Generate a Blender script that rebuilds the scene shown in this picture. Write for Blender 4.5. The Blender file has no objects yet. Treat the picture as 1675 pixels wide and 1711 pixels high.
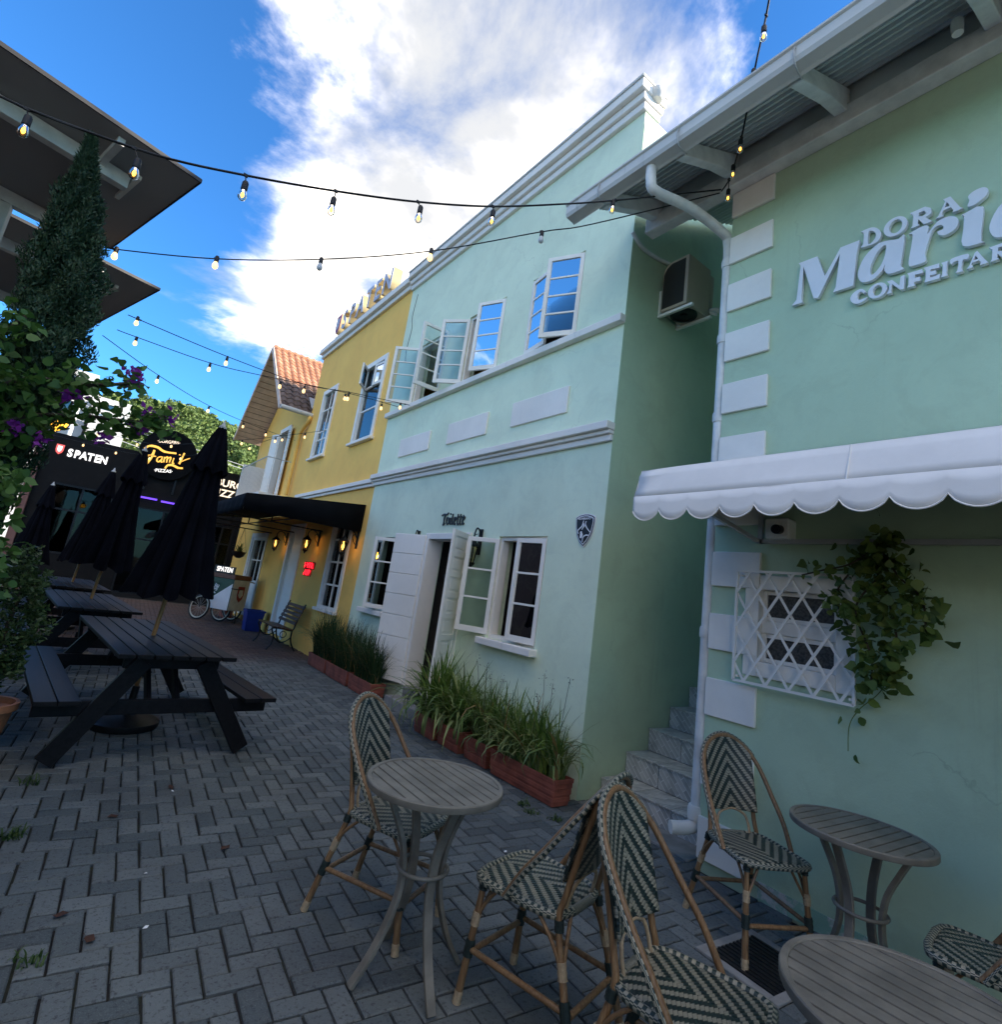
import bpy, bmesh, math, random
import numpy as np
from mathutils import Matrix, Vector
R = math.radians
random.seed(7); rng = np.random.default_rng(7)
sc = bpy.context.scene
col = sc.collection

# ------------------------------------------------------------------ camera
cd = bpy.data.cameras.new('camera'); cam = bpy.data.objects.new('camera', cd); col.objects.link(cam)
CAM = Vector((0, 0, 1.55))
cr_, cu_, cf_ = Vector((0.79190155, -0.59344695, 0.14391891)), Vector((-0.24174997, -0.08824857, 0.96631731)), Vector((0.56075743, 0.80002056, 0.21334996))
cam.matrix_world = Matrix(((cr_.x, cu_.x, -cf_.x, CAM.x), (cr_.y, cu_.y, -cf_.y, CAM.y), (cr_.z, cu_.z, -cf_.z, CAM.z), (0, 0, 0, 1)))
cd.sensor_fit = 'HORIZONTAL'; cd.sensor_width = 36; cd.lens = 897.66 / 1675 * 36
cd.shift_x = (837.5 - 822.88) / 1675; cd.shift_y = (802.17 - 855.5) / 1675
cd.clip_start = 0.05; cd.clip_end = 3000
sc.camera = cam

# ------------------------------------------------------------------ sky, sun, exposure
SUN = Vector((0.75, -0.56, 0.36)).normalized()
w = bpy.data.worlds.new('World'); sc.world = w; w.use_nodes = True
nt = w.node_tree; N = nt.nodes; L = nt.links; N.clear()
def wn(t, **k):
    n = N.new(t)
    for a, b in k.items(): setattr(n, a, b)
    return n
def wm(op, a, b=None, c=None, clamp=False):
    n = wn('ShaderNodeMath', operation=op); n.use_clamp = clamp
    for i, v in enumerate((a, b, c)):
        if v is None: continue
        if hasattr(v, 'links'): L.new(v, n.inputs[i])
        else: n.inputs[i].default_value = v
    return n.outputs[0]
sky = wn('ShaderNodeTexSky', sky_type='NISHITA'); sky.sun_disc = False
sky.sun_elevation = math.asin(SUN.z); sky.sun_rotation = math.atan2(SUN.x, SUN.y)
sky.air_density = 1.0; sky.dust_density = 0.15; sky.ozone_density = 4.0; sky.altitude = 50
tc = wn('ShaderNodeTexCoord')
sep = wn('ShaderNodeSeparateXYZ'); L.new(tc.outputs['Generated'], sep.inputs[0])
dz = wm('ADD', wm('MAXIMUM', sep.outputs[2], 0.0), 0.22)
cmb = wn('ShaderNodeCombineXYZ'); L.new(wm('DIVIDE', sep.outputs[0], dz), cmb.inputs[0]); L.new(wm('DIVIDE', sep.outputs[1], dz), cmb.inputs[1])
def wnoise(vec, scale, detail, rough, dist=0.0, off=(0, 0, 0)):
    mp = wn('ShaderNodeMapping'); mp.inputs['Location'].default_value = off; L.new(vec, mp.inputs[0])
    n = wn('ShaderNodeTexNoise'); n.inputs['Scale'].default_value = scale; n.inputs['Detail'].default_value = detail
    n.inputs['Roughness'].default_value = rough; n.inputs['Distortion'].default_value = dist; L.new(mp.outputs[0], n.inputs['Vector'])
    return n.outputs['Fac']
n1 = wnoise(cmb.outputs[0], 1.7, 9, 0.62, 0.35, (3.1, 1.7, 0)); n2 = wnoise(cmb.outputs[0], 0.55, 3, 0.5, 0.0, (7.3, 2.2, 0))
# the cloud banks: one stands over the street, others, out of view, are added for the light they give
mask = None
for d, rad, amp in (((0.30, 0.55, 0.78), 0.27, 1.0), ((0.37, 0.60, 0.70), 0.24, 1.0), ((0.27, 0.76, 0.60), 0.19, .95), ((0.218, 0.87, 0.44), 0.15, .85), ((0.43, 0.50, 0.75), 0.22, 1.0), ((0.20, 0.82, 0.53), 0.11, .8), ((0.20, 0.62, 0.76), 0.24, 1.0), ((0.12, 0.52, 0.85), 0.18, .9), ((-0.35, 0.1, 0.93), 0.26, .95), ((-0.2, -0.2, 0.95), 0.4, .9), ((-0.95, 0.2, 0.22), 0.25, .9),
                    ((-0.93, -0.32, 0.12), 0.25, .9), ((-0.3, -0.6, 0.74), 0.3, .95), ((0.1, -0.45, 0.88), 0.3, .9), ((-0.40, -0.68, 0.61), 0.36, .9), ((0.35, -0.75, 0.55), 0.3, .8), ((-0.70, -0.65, 0.3), 0.3, .8), ((0.8, 0.2, 0.5), 0.25, .8), ((-0.5, 0.78, 0.33), 0.16, .6)):
    v = wn('ShaderNodeVectorMath', operation='DISTANCE'); L.new(tc.outputs['Generated'], v.inputs[0]); v.inputs[1].default_value = Vector(d).normalized()
    g = wm('MULTIPLY', wm('POWER', 2.718, wm('MULTIPLY', wm('POWER', wm('DIVIDE', v.outputs['Value'], rad), 2), -1)), amp)
    mask = g if mask is None else wm('MAXIMUM', mask, g)
dens = wm('ADD', wm('MULTIPLY', mask, 0.62), wm('ADD', wm('MULTIPLY', wm('SUBTRACT', n1, 0.5), 1.5), wm('MULTIPLY', wm('SUBTRACT', n2, 0.5), 0.5)))
ss = wn('ShaderNodeMapRange', interpolation_type='SMOOTHSTEP'); L.new(dens, ss.inputs[0]); ss.inputs[1].default_value = 0.20; ss.inputs[2].default_value = 0.62
hz = wn('ShaderNodeMapRange'); L.new(sep.outputs[2], hz.inputs[0]); hz.inputs[1].default_value = 0.0; hz.inputs[2].default_value = 0.12
cov = wm('MULTIPLY', ss.outputs[0], hz.outputs[0])
n3 = wnoise(cmb.outputs[0], 2.6, 6, 0.55, 0.2, (1.0, 5.0, 0))
cr = wn('ShaderNodeMapRange'); L.new(n3, cr.inputs[0]); cr.inputs[1].default_value = 0.36; cr.inputs[2].default_value = 0.80
cmix = wn('ShaderNodeMix', data_type='RGBA'); L.new(wm('POWER', cr.outputs[0], 2.1), cmix.inputs[0]); cmix.inputs[6].default_value = (1.32, 1.34, 1.38, 1); cmix.inputs[7].default_value = (29.0, 25.6, 21.0, 1)
tint = wn('ShaderNodeMix', data_type='RGBA', blend_type='MULTIPLY'); tint.inputs[0].default_value = 1; L.new(sky.outputs[0], tint.inputs[6]); tint.inputs[7].default_value = (0.17, 0.37, 0.52, 1)
skm = wn('ShaderNodeMix', data_type='RGBA'); L.new(cov, skm.inputs[0]); L.new(tint.outputs[2], skm.inputs[6]); L.new(cmix.outputs[2], skm.inputs[7])
bg = wn('ShaderNodeBackground'); bg.inputs[1].default_value = 0.10; L.new(skm.outputs[2], bg.inputs[0])
wo = wn('ShaderNodeOutputWorld'); L.new(bg.outputs[0], wo.inputs[0])
sl = bpy.data.lights.new('sun', 'SUN'); sl.energy = 2.0; sl.angle = R(0.5); sl.color = (1.0, 0.90, 0.74)
so = bpy.data.objects.new('sun', sl); col.objects.link(so); so.rotation_euler = (-SUN).to_track_quat('-Z', 'Y').to_euler(); so.location = (10, -8, 20)
sc.view_settings.view_transform = 'Standard'; sc.view_settings.look = 'None'; sc.view_settings.exposure = 2.75; sc.view_settings.gamma = 1
sc.view_settings.use_curve_mapping = False

# ------------------------------------------------------------------ materials
def s2l(r, g, b): return tuple(((c / 255) / 12.92 if c / 255 <= 0.04045 else ((c / 255 + 0.055) / 1.055) ** 2.4) for c in (r, g, b)) + (1,)
class NB:
    """small node-graph helper for one material"""
    def __init__(s, name):
        s.m = bpy.data.materials.new(name); s.m.use_nodes = True; s.nt = s.m.node_tree
        s.b = s.nt.nodes['Principled BSDF']; s.out = s.nt.nodes['Material Output']
    def n(s, t, **k):
        x = s.nt.nodes.new(t)
        for a, b in k.items(): setattr(x, a, b)
        return x
    def l(s, a, b): s.nt.links.new(a, b)
    def math(s, op, a, b=None, clamp=False):
        x = s.n('ShaderNodeMath', operation=op); x.use_clamp = clamp
        for i, v in enumerate((a, b)):
            if v is None: continue
            if hasattr(v, 'links'): s.l(v, x.inputs[i])
            else: x.inputs[i].default_value = v
        return x.outputs[0]
    def coord(s, kind='Object', scale=(1, 1, 1), rot=(0, 0, 0)):
        mp = s.n('ShaderNodeMapping'); mp.inputs['Scale'].default_value = scale; mp.inputs['Rotation'].default_value = rot
        if kind == 'World':
            g = s.n('ShaderNodeNewGeometry'); s.l(g.outputs['Position'], mp.inputs[0])
        else:
            t = s.n('ShaderNodeTexCoord'); s.l(t.outputs[kind], mp.inputs[0])
        return mp.outputs[0]
    def noise(s, vec, scale, detail=4, rough=0.55, dist=0):
        x = s.n('ShaderNodeTexNoise'); x.inputs['Scale'].default_value = scale; x.inputs['Detail'].default_value = detail
        x.inputs['Roughness'].default_value = rough; x.inputs['Distortion'].default_value = dist; s.l(vec, x.inputs['Vector']); return x.outputs['Fac']
    def ramp(s, v, lo, hi, smooth=True):
        x = s.n('ShaderNodeMapRange', interpolation_type='SMOOTHSTEP' if smooth else 'LINEAR'); s.l(v, x.inputs[0]); x.inputs[1].default_value = lo; x.inputs[2].default_value = hi; return x.outputs[0]
    def mix(s, f, a, b, blend='MIX'):
        x = s.n('ShaderNodeMix', data_type='RGBA', blend_type=blend)
        for i, v in ((0, f), (6, a), (7, b)):
            if hasattr(v, 'links'): s.l(v, x.inputs[i])
            else: x.inputs[i].default_value = v
        return x.outputs[2]
    def bump(s, h, strength=0.2, dist=0.01):
        x = s.n('ShaderNodeBump'); x.inputs['Strength'].default_value = strength; x.inputs['Distance'].default_value = dist; s.l(h, x.inputs['Height']); s.l(x.outputs[0], s.b.inputs['Normal'])
    def base(s, c):
        if hasattr(c, 'links'): s.l(c, s.b.inputs['Base Color'])
        else: s.b.inputs['Base Color'].default_value = c
def sc_(c, k): return tuple(min(1, x * k) for x in c[:3]) + (1,)
def plain(name, c, rough=0.6, var=0.12, scale=6, bump=0.0, bscale=60, metal=0, spec=0.4, coord='World'):
    b = NB(name); v = b.coord(coord)
    f = b.noise(v, scale, 5, 0.6); b.base(b.mix(b.ramp(f, .3, .7), sc_(c, 1 - var), sc_(c, 1 + var)))
    b.b.inputs['Roughness'].default_value = rough; b.b.inputs['Metallic'].default_value = metal; b.b.inputs['Specular IOR Level'].default_value = spec
    if bump: b.bump(b.noise(v, bscale, 4, 0.6), bump, 0.004)
    return b.m
def stucco(name, c, dirt=s2l(120, 118, 100), dirt_amt=0.35, streak=0.35, grime=True):
    b = NB(name); v = b.coord('World')
    blot = b.noise(v, 1.1, 6, 0.62, .3); fine = b.noise(v, 26, 4, 0.6)
    colr = b.mix(b.ramp(blot, .3, .72), sc_(c, .93), sc_(c, 1.05)); colr = b.mix(b.math('MULTIPLY', b.ramp(fine, .35, .75), .10), colr, sc_(c, .82))
    sv = b.coord('World', (9, 9, .35)); st = b.math('MULTIPLY', b.ramp(b.noise(sv, 1.4, 6, .65), .56, .80), b.ramp(b.noise(v, .8, 3), .42, .66))
    colr = b.mix(b.math('MULTIPLY', st, streak), colr, dirt)
    if grime:
        g = b.n('ShaderNodeNewGeometry'); sp = b.n('ShaderNodeSeparateXYZ'); b.l(g.outputs['Position'], sp.inputs[0])
        low = b.math('SUBTRACT', 1.0, b.ramp(b.math('ADD', sp.outputs[2], b.math('MULTIPLY', b.noise(v, 7, 6, .7), .5)), .25, .62))
        colr = b.mix(b.math('MULTIPLY', low, dirt_amt), colr, dirt)
    if grime:
        wv = b.n('ShaderNodeMix', data_type='VECTOR'); wv.inputs[0].default_value = .22; b.l(v, wv.inputs[4]); nz = b.n('ShaderNodeTexNoise'); nz.inputs['Scale'].default_value = 5; nz.inputs['Detail'].default_value = 5; b.l(v, nz.inputs['Vector']); b.l(nz.outputs['Color'], wv.inputs[5])
        vo = b.n('ShaderNodeTexVoronoi', feature='DISTANCE_TO_EDGE'); vo.inputs['Scale'].default_value = .9; b.l(wv.outputs[1], vo.inputs['Vector'])
        ck = b.math('MULTIPLY', b.math('SUBTRACT', 1.0, b.ramp(vo.outputs['Distance'], .0, .0045)), b.ramp(b.noise(v, .55, 3), .54, .62)); colr = b.mix(b.math('MULTIPLY', ck, .26), colr, sc_(c, .35))
        pat = b.ramp(b.noise(v, 3.2, 7, .7, .6), .48, .62); colr = b.mix(b.math('MULTIPLY', pat, .10), colr, sc_(dirt, 1.1))
    b.base(colr); b.b.inputs['Roughness'].default_value = .82; b.b.inputs['Specular IOR Level'].default_value = .25
    b.bump(b.math('ADD', b.noise(v, 70, 5, .65), b.math('MULTIPLY', b.noise(v, 9, 3), 1.4)), .22, .006)
    return b.m
def wood(name, c, c2, rough=.5, axis=1, coord='Object', sc1=14, spec=.4):
    b = NB(name); s = [sc1] * 3; s[axis] = .9; v = b.coord(coord, tuple(s)); oi = b.n('ShaderNodeObjectInfo')
    f = b.noise(v, 2.2, 7, .66, .5); colr = b.mix(b.ramp(f, .3, .72), c, c2)
    colr = b.mix(b.math('MULTIPLY', oi.outputs['Random'], .3), colr, sc_(c, .6)); b.base(colr)
    b.b.inputs['Roughness'].default_value = rough; b.b.inputs['Specular IOR Level'].default_value = spec; b.bump(f, .25, .003); return b.m
def emit(name, c, strength):
    b = NB(name); b.b.inputs['Base Color'].default_value = c; b.b.inputs['Emission Color'].default_value = c; b.b.inputs['Emission Strength'].default_value = strength; return b.m
def glass(name, tint=(1, 1, 1, 1), ior=1.6, rough=0.0, through=1.0):
    b = NB(name); nt = b.nt
    tr = b.n('ShaderNodeBsdfTransparent'); tr.inputs[0].default_value = tint; gl = b.n('ShaderNodeBsdfGlossy'); gl.inputs['Roughness'].default_value = rough
    v = b.coord('World'); bp = b.n('ShaderNodeBump'); bp.inputs['Strength'].default_value = .06; bp.inputs['Distance'].default_value = .01; b.l(b.noise(v, 3.0, 2), bp.inputs['Height']); b.l(bp.outputs[0], gl.inputs['Normal'])
    fr = b.n('ShaderNodeFresnel'); fr.inputs[0].default_value = ior; mx = b.n('ShaderNodeMixShader')
    f2 = b.math('MULTIPLY', fr.outputs[0], 1.15, True)
    b.l(f2, mx.inputs[0]); b.l(tr.outputs[0], mx.inputs[1]); b.l(gl.outputs[0], mx.inputs[2]); b.l(mx.outputs[0], b.out.inputs[0]); return b.m
def leafm(name, c, c2, rough=.5, trans=.25, dead=0):
    b = NB(name); g = b.n('ShaderNodeNewGeometry'); f = b.noise(b.coord('World'), 2.2, 4)
    colr = b.mix(g.outputs['Random Per Island'], c, c2); colr = b.mix(b.math('MULTIPLY', b.ramp(f, .35, .7), .35), colr, sc_(c, .6)); b.base(colr)
    if dead: colr = b.mix(b.ramp(b.math('FRACT', b.math('MULTIPLY', g.outputs['Random Per Island'], 37.7)), 1 - dead, 1 - dead + .02), colr, (.30, .19, .07, 1)); b.base(colr)
    b.b.inputs['Roughness'].default_value = rough; b.b.inputs['Specular IOR Level'].default_value = .35
    tl = b.n('ShaderNodeBsdfTranslucent'); b.l(colr, tl.inputs[0]); mx = b.n('ShaderNodeMixShader'); mx.inputs[0].default_value = trans
    b.l(b.b.outputs[0], mx.inputs[1]); b.l(tl.outputs[0], mx.inputs[2]); b.l(mx.outputs[0], b.out.inputs[0]); return b.m

MT = {}
MT['mint'] = stucco('mint_stucco', (.74, .84, .64, 1), dirt=(.30, .36, .30, 1), streak=.18, dirt_amt=.3)
MT['green'] = stucco('sage_stucco', (.48, .62, .435, 1), dirt=(.24, .26, .17, 1), streak=.30, dirt_amt=.35)
MT['yellow'] = stucco('yellow_stucco', (1.0, .585, .15, 1), dirt=(.50, .32, .10, 1), streak=.16, dirt_amt=.25)
MT['trim'] = stucco('white_trim', (.86, .81, .74, 1), dirt=(.38, .36, .35, 1), streak=.5, grime=False)
MT['white'] = stucco('white_paint', (.86, .82, .75, 1), dirt=(.42, .40, .36, 1), streak=.30, grime=False); MT['white'].node_tree.nodes['Principled BSDF'].inputs['Roughness'].default_value = .5
MT['quoin'] = stucco('quoin_paint', (.86, .82, .75, 1), dirt=(.48, .46, .42, 1), streak=.30, grime=False)
MT['greywood'] = plain('aged_white_paint', (.70, .69, .66, 1), .6, .12, 7, .15, 40)
MT['gutter'] = stucco('weathered_gutter', (.62, .61, .58, 1), dirt=(.20, .19, .17, 1), streak=.8, grime=False)
MT['sheet'] = plain('eave_sheet', (.60, .62, .60, 1), .5, .1, 3)
MT['concrete'] = plain('worn_concrete', (.24, .235, .225, 1), .85, .2, 7, .3, 50)
MT['glassdark'] = glass('bar_glass', (.5, .55, .56, 1), 1.28)
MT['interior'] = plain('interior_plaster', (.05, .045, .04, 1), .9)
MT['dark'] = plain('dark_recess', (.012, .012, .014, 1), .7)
MT['glass'] = glass('window_glass', (.86, .92, .92, 1))
MT['blackfab'] = plain('black_canvas', (.006, .0065, .008, 1), .9, .25, 3, .25, 90, spec=.08)
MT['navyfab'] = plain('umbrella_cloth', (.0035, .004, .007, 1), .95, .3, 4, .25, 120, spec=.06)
MT['whitefab'] = plain('white_canvas', (.86, .83, .78, 1), .6, .05, 3, .12, 30, spec=.3)
MT['steel'] = plain('painted_steel', (.42, .42, .41, 1), .45, .1, 8)
MT['iron'] = plain('black_iron', (.007, .007, .008, 1), .45, .2, 20)
MT['cable'] = plain('cable_rubber', (.006, .006, .007, 1), .6)
MT['blackwall'] = stucco('black_render', (.006, .006, .0065, 1), dirt=(.03, .03, .03, 1), streak=.3)
MT['taupe'] = plain('taupe_aluminium', (.165, .152, .125, 1), .48, .22, 9, .12, 220)
MT['terracotta'] = plain('terracotta_plastic', (.27, .075, .047, 1), .65, .3, 7, .2, 50)
MT['clay'] = plain('clay_pot', (.42, .17, .08, 1), .7, .15, 8)
MT['soil'] = plain('soil', (.03, .022, .015, 1), .95, .4, 40, .5, 60)
MT['picnic'] = wood('black_stained_boards', (.006, .0055, .0065, 1), (.013, .0125, .014, 1), .5, 1, spec=.16)
MT['pole'] = wood('oiled_pole', (.30, .15, .05, 1), (.42, .24, .09, 1), .4, 2)
MT['benchwood'] = wood('bench_slat_wood', (.06, .025, .014, 1), (.12, .05, .025, 1), .4, 1)
MT['rattan'] = wood('rattan_cane', (.15, .075, .034, 1), (.30, .19, .095, 1), .38, 2, sc1=45)
MT['canepale'] = plain('cane_binding', (.36, .27, .17, 1), .5, .2, 60, .3, 200)
MT['wrap'] = plain('dark_binding', (.012, .022, .020, 1), .55, .3, 70, .4, 260)
MT['lettering'] = plain('sign_white', (.80, .80, .82, 1), .5, .03)
MT['bulb'] = emit('warm_filament', (1, .42, .06, 1), .9)
MT['bulbfar'] = emit('warm_bulb', (1, .60, .24, 1), .36)
MT['bulbglass'] = glass('bulb_glass', (1, .93, .8, 1), 1.35)
MT['bulboff'] = plain('frosted_bulb', (.55, .55, .56, 1), .3)
MT['lantern_glow'] = emit('lantern_flame', (1, .46, .09, 1), .9)
MT['lantern_glass'] = glass('lantern_glass', (1, .9, .7, 1), 1.3)
MT['neon'] = emit('red_neon', (1, .015, .03, 1), .5)
MT['litwhite'] = emit('lit_white_letters', (1, .93, .86, 1), .22)
MT['litamber'] = emit('lit_amber_letters', (1, .50, .08, 1), .19)
MT['litpeach'] = emit('lit_peach_letters', (1, .78, .56, 1), .2)
MT['litred'] = emit('lit_red_shield', (.85, .12, .10, 1), .16)
MT['litviolet'] = emit('violet_led', (.16, .06, .9, 1), .25)
# ------------------------------------------------------------------ geometry helpers
def crom(pts, n=6, closed=False):
    P = [Vector(p) for p in pts]; out = []; m = len(P)
    for i in range(m if closed else m - 1):
        p0, p1, p2, p3 = (P[(i - 1) % m] if closed or i else P[0], P[i], P[(i + 1) % m], P[(i + 2) % m] if closed or i + 2 < m else P[-1])
        for k in range(n):
            t = k / n; out.append(.5 * ((2 * p1) + (p2 - p0) * t + (2 * p0 - 5 * p1 + 4 * p2 - p3) * t * t + (3 * p1 - p0 - 3 * p2 + p3) * t ** 3))
    if not closed: out.append(P[-1].copy())
    return out
class MB:
    def __init__(s): s.v = []; s.f = []; s.uv = None
    def add(s, vs, fs, M=None):
        o = len(s.v); s.v += [(M @ Vector(p))[:] if M else tuple(p) for p in vs]; s.f += [tuple(i + o for i in f) for f in fs]; return s
    def box(s, c, d, M=None, rot=None):
        x, y, z = (k / 2 for k in d); vs = [(a * x, b * y, e * z) for a in (-1, 1) for b in (-1, 1) for e in (-1, 1)]
        T = Matrix.Translation(c) @ (rot.to_4x4() if rot else Matrix()); T = M @ T if M else T
        return s.add(vs, [(0, 1, 3, 2), (4, 6, 7, 5), (0, 4, 5, 1), (2, 3, 7, 6), (0, 2, 6, 4), (1, 5, 7, 3)], T)
    def span(s, a, b, M=None):
        return s.box([(p + q) / 2 for p, q in zip(a, b)], [abs(q - p) for p, q in zip(a, b)], M)
    def bar(s, a, b, wd, ht, up=(0, 0, 1), M=None):
        a = Vector(a); b = Vector(b); d = b - a; ln = d.length; d.normalize(); up = Vector(up)
        if abs(d.dot(up)) > .98: up = Vector((0, 1, 0))
        x = d.cross(up).normalized(); z = x.cross(d).normalized()
        T = Matrix(((x.x, d.x, z.x, (a.x + b.x) / 2), (x.y, d.y, z.y, (a.y + b.y) / 2), (x.z, d.z, z.z, (a.z + b.z) / 2), (0, 0, 0, 1)))
        return s.box((0, 0, 0), (wd, ln, ht), M @ T if M else T)
    def tube(s, path, r, n=8, closed=False, M=None, flat=1.0, uvs=False):
        P = [Vector(p) for p in path]; m = len(P); rs = r if isinstance(r, (list, tuple)) else [r] * m
        t0 = (P[1] - P[0]).normalized(); ref = Vector((0, 0, 1)) if abs(t0.z) < .9 else Vector((1, 0, 0)); nx = t0.cross(ref).normalized(); vs = []; fs = []
        for i in range(m):
            t = ((P[(i + 1) % m] - P[i - 1]) if closed else (P[min(i + 1, m - 1)] - P[max(i - 1, 0)])).normalized()
            nx = (nx - t * nx.dot(t)).normalized(); ny = t.cross(nx)
            for k in range(n):
                a = 2 * math.pi * k / n; vs.append(P[i] + nx * math.cos(a) * rs[i] + ny * math.sin(a) * rs[i] * flat)
        for i in range(m if closed else m - 1):
            j = (i + 1) % m
            for k in range(n): fs.append((i * n + k, i * n + (k + 1) % n, j * n + (k + 1) % n, j * n + k))
        if not closed: fs.append(tuple(range(n - 1, -1, -1))); fs.append(tuple((m - 1) * n + k for k in range(n)))
        return s.add(vs, fs, M)
    def lathe(s, prof, n=16, M=None, fold=0, nf=8, cap=True):
        vs = []; fs = []; m = len(prof)
        for i, (r, z) in enumerate(prof):
            for k in range(n):
                a = 2 * math.pi * k / n; rr = r * (1 + fold * math.cos(nf * a)); vs.append((rr * math.cos(a), rr * math.sin(a), z))
        for i in range(m - 1):
            for k in range(n): fs.append((i * n + k, i * n + (k + 1) % n, (i + 1) * n + (k + 1) % n, (i + 1) * n + k))
        if cap: fs.append(tuple(range(n - 1, -1, -1))); fs.append(tuple((m - 1) * n + k for k in range(n)))
        return s.add(vs, fs, M)
    def prism(s, poly, depth, M=None):
        """poly in local xy, extruded along local z by depth"""
        n = len(poly); vs = [(x, y, 0) for x, y in poly] + [(x, y, depth) for x, y in poly]
        return s.add(vs, [tuple(range(n - 1, -1, -1)), tuple(range(n, 2 * n))] + [(i, (i + 1) % n, n + (i + 1) % n, n + i) for i in range(n)], M)
    def build(s, name, mat, parent=None, smooth=None, bevel=0, kind=None):
        me = bpy.data.meshes.new(name); me.from_pydata(s.v, [], s.f); me.materials.append(mat if not isinstance(mat, str) else MT[mat])
        if s.uv is not None:
            u = me.uv_layers.new(name='UVMap'); u.data.foreach_set('uv', np.array([s.uv[l.vertex_index] for l in me.loops], dtype=np.float32).ravel())
        if smooth:
            me.polygons.foreach_set('use_smooth', [True] * len(me.polygons)); me.set_sharp_from_angle(angle=R(smooth))
        o = bpy.data.objects.new(name, me); col.objects.link(o)
        if bevel:
            b = o.modifiers.new('bevel', 'BEVEL'); b.width = bevel; b.segments = 2; b.limit_method = 'ANGLE'; b.angle_limit = R(40)
        if parent: adopt(o, parent)
        if kind: o['kind'] = kind
        return o
def adopt(o, parent):
    o.parent = parent; M = Matrix()
    q = parent
    while q: M = M @ Matrix(); q = q.parent
    o.matrix_parent_inverse = wmat(parent).inverted()
def wmat(o):
    M = Matrix.LocRotScale(o.location, o.rotation_euler, o.scale)
    return (wmat(o.parent) @ o.matrix_parent_inverse @ M) if o.parent else M
def tag(o, label, cat, group=None):
    o['label'] = label; o['category'] = cat
    if group: o['group'] = group
    return o
def thing(name, label, cat, loc=(0, 0, 0), rz=0, group=None):
    o = bpy.data.objects.new(name, None); o.empty_display_size = .1; col.objects.link(o); o.location = loc; o.rotation_euler = (0, 0, rz); return tag(o, label, cat, group)
def dup(root, loc, rz, label, parent=None):
    c = root.copy(); col.objects.link(c); c.location = loc; c.rotation_euler = (0, 0, rz); c['label'] = label
    def rec(a, b):
        for ch in a.children:
            k = ch.copy(); col.objects.link(k); k.parent = b; rec(ch, k)
    rec(root, c); return c
WALL = Matrix(((0, 0, -1, 0), (-1, 0, 0, 0), (0, 1, 0, 0), (0, 0, 0, 1)))      # local x -> -Y, y -> Z, z -> -X
ENDW = Matrix(((1, 0, 0, 0), (0, 0, -1, 0), (0, 1, 0, 0), (0, 0, 0, 1)))       # local x -> X, y -> Z, z -> -Y
def curve_mesh(cu, name, mat, parent, M):
    tmp = bpy.data.objects.new('tmp', cu); col.objects.link(tmp); bpy.context.view_layer.update()
    me = bpy.data.meshes.new_from_object(tmp.evaluated_get(bpy.context.evaluated_depsgraph_get())); bpy.data.objects.remove(tmp)
    me.transform(M); me.materials.clear(); me.materials.append(MT[mat] if isinstance(mat, str) else mat); me.name = name
    o = bpy.data.objects.new(name, me); col.objects.link(o)
    if parent: adopt(o, parent)
    return o
def text(name, s, size, mat, parent, M, depth=.01, bold=0, shear=0, sx=1.0, align='CENTER'):
    cu = bpy.data.curves.new(name, 'FONT'); cu.body = s; cu.size = size; cu.extrude = depth / 2; cu.offset = bold; cu.shear = shear; cu.align_x = align; cu.align_y = 'CENTER'; cu.resolution_u = 4
    return curve_mesh(cu, name, mat, parent, M @ Matrix.Diagonal((sx, 1, 1, 1)))
def poly2d(name, loops, depth, mat, parent, M):
    cu = bpy.data.curves.new(name, 'CURVE'); cu.dimensions = '2D'; cu.fill_mode = 'BOTH'; cu.extrude = depth / 2
    for lp in loops:
        sp = cu.splines.new('POLY'); sp.points.add(len(lp) - 1); sp.use_cyclic_u = True
        for p, q in zip(sp.points, lp): p.co = (q[0], q[1], 0, 1)
    return curve_mesh(cu, name, mat, parent, M)
def stroke(mb, pts, wd, depth, M, sm=4):
    """a flat brush stroke of the given width, extruded"""
    P = crom([(p[0], p[1], 0) for p in pts], sm) if len(pts) > 2 else [Vector((p[0], p[1], 0)) for p in pts]; Lf = []; Rt = []
    for i, p in enumerate(P):
        t = (P[min(i + 1, len(P) - 1)] - P[max(i - 1, 0)]).normalized(); nn = Vector((-t.y, t.x, 0)); k = wd[i * len(wd) // len(P)] / 2 if isinstance(wd, (list, tuple)) else wd / 2
        Lf.append(p + nn * k); Rt.append(p - nn * k)
    n = len(P); vs = [q[:] for q in Lf + Rt] + [(q.x, q.y, depth) for q in Lf + Rt]; fs = []
    for i in range(n - 1):
        fs += [(2 * n + i, 2 * n + n + i, 2 * n + n + i + 1, 2 * n + i + 1), (i, i + 1, 2 * n + i + 1, 2 * n + i), (n + i + 1, n + i, 3 * n + i, 3 * n + i + 1)]
    fs += [(n, 0, 2 * n, 3 * n), (n - 1, 2 * n - 1, 4 * n - 1, 3 * n - 1)]
    mb.add(vs, fs, M)
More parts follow.
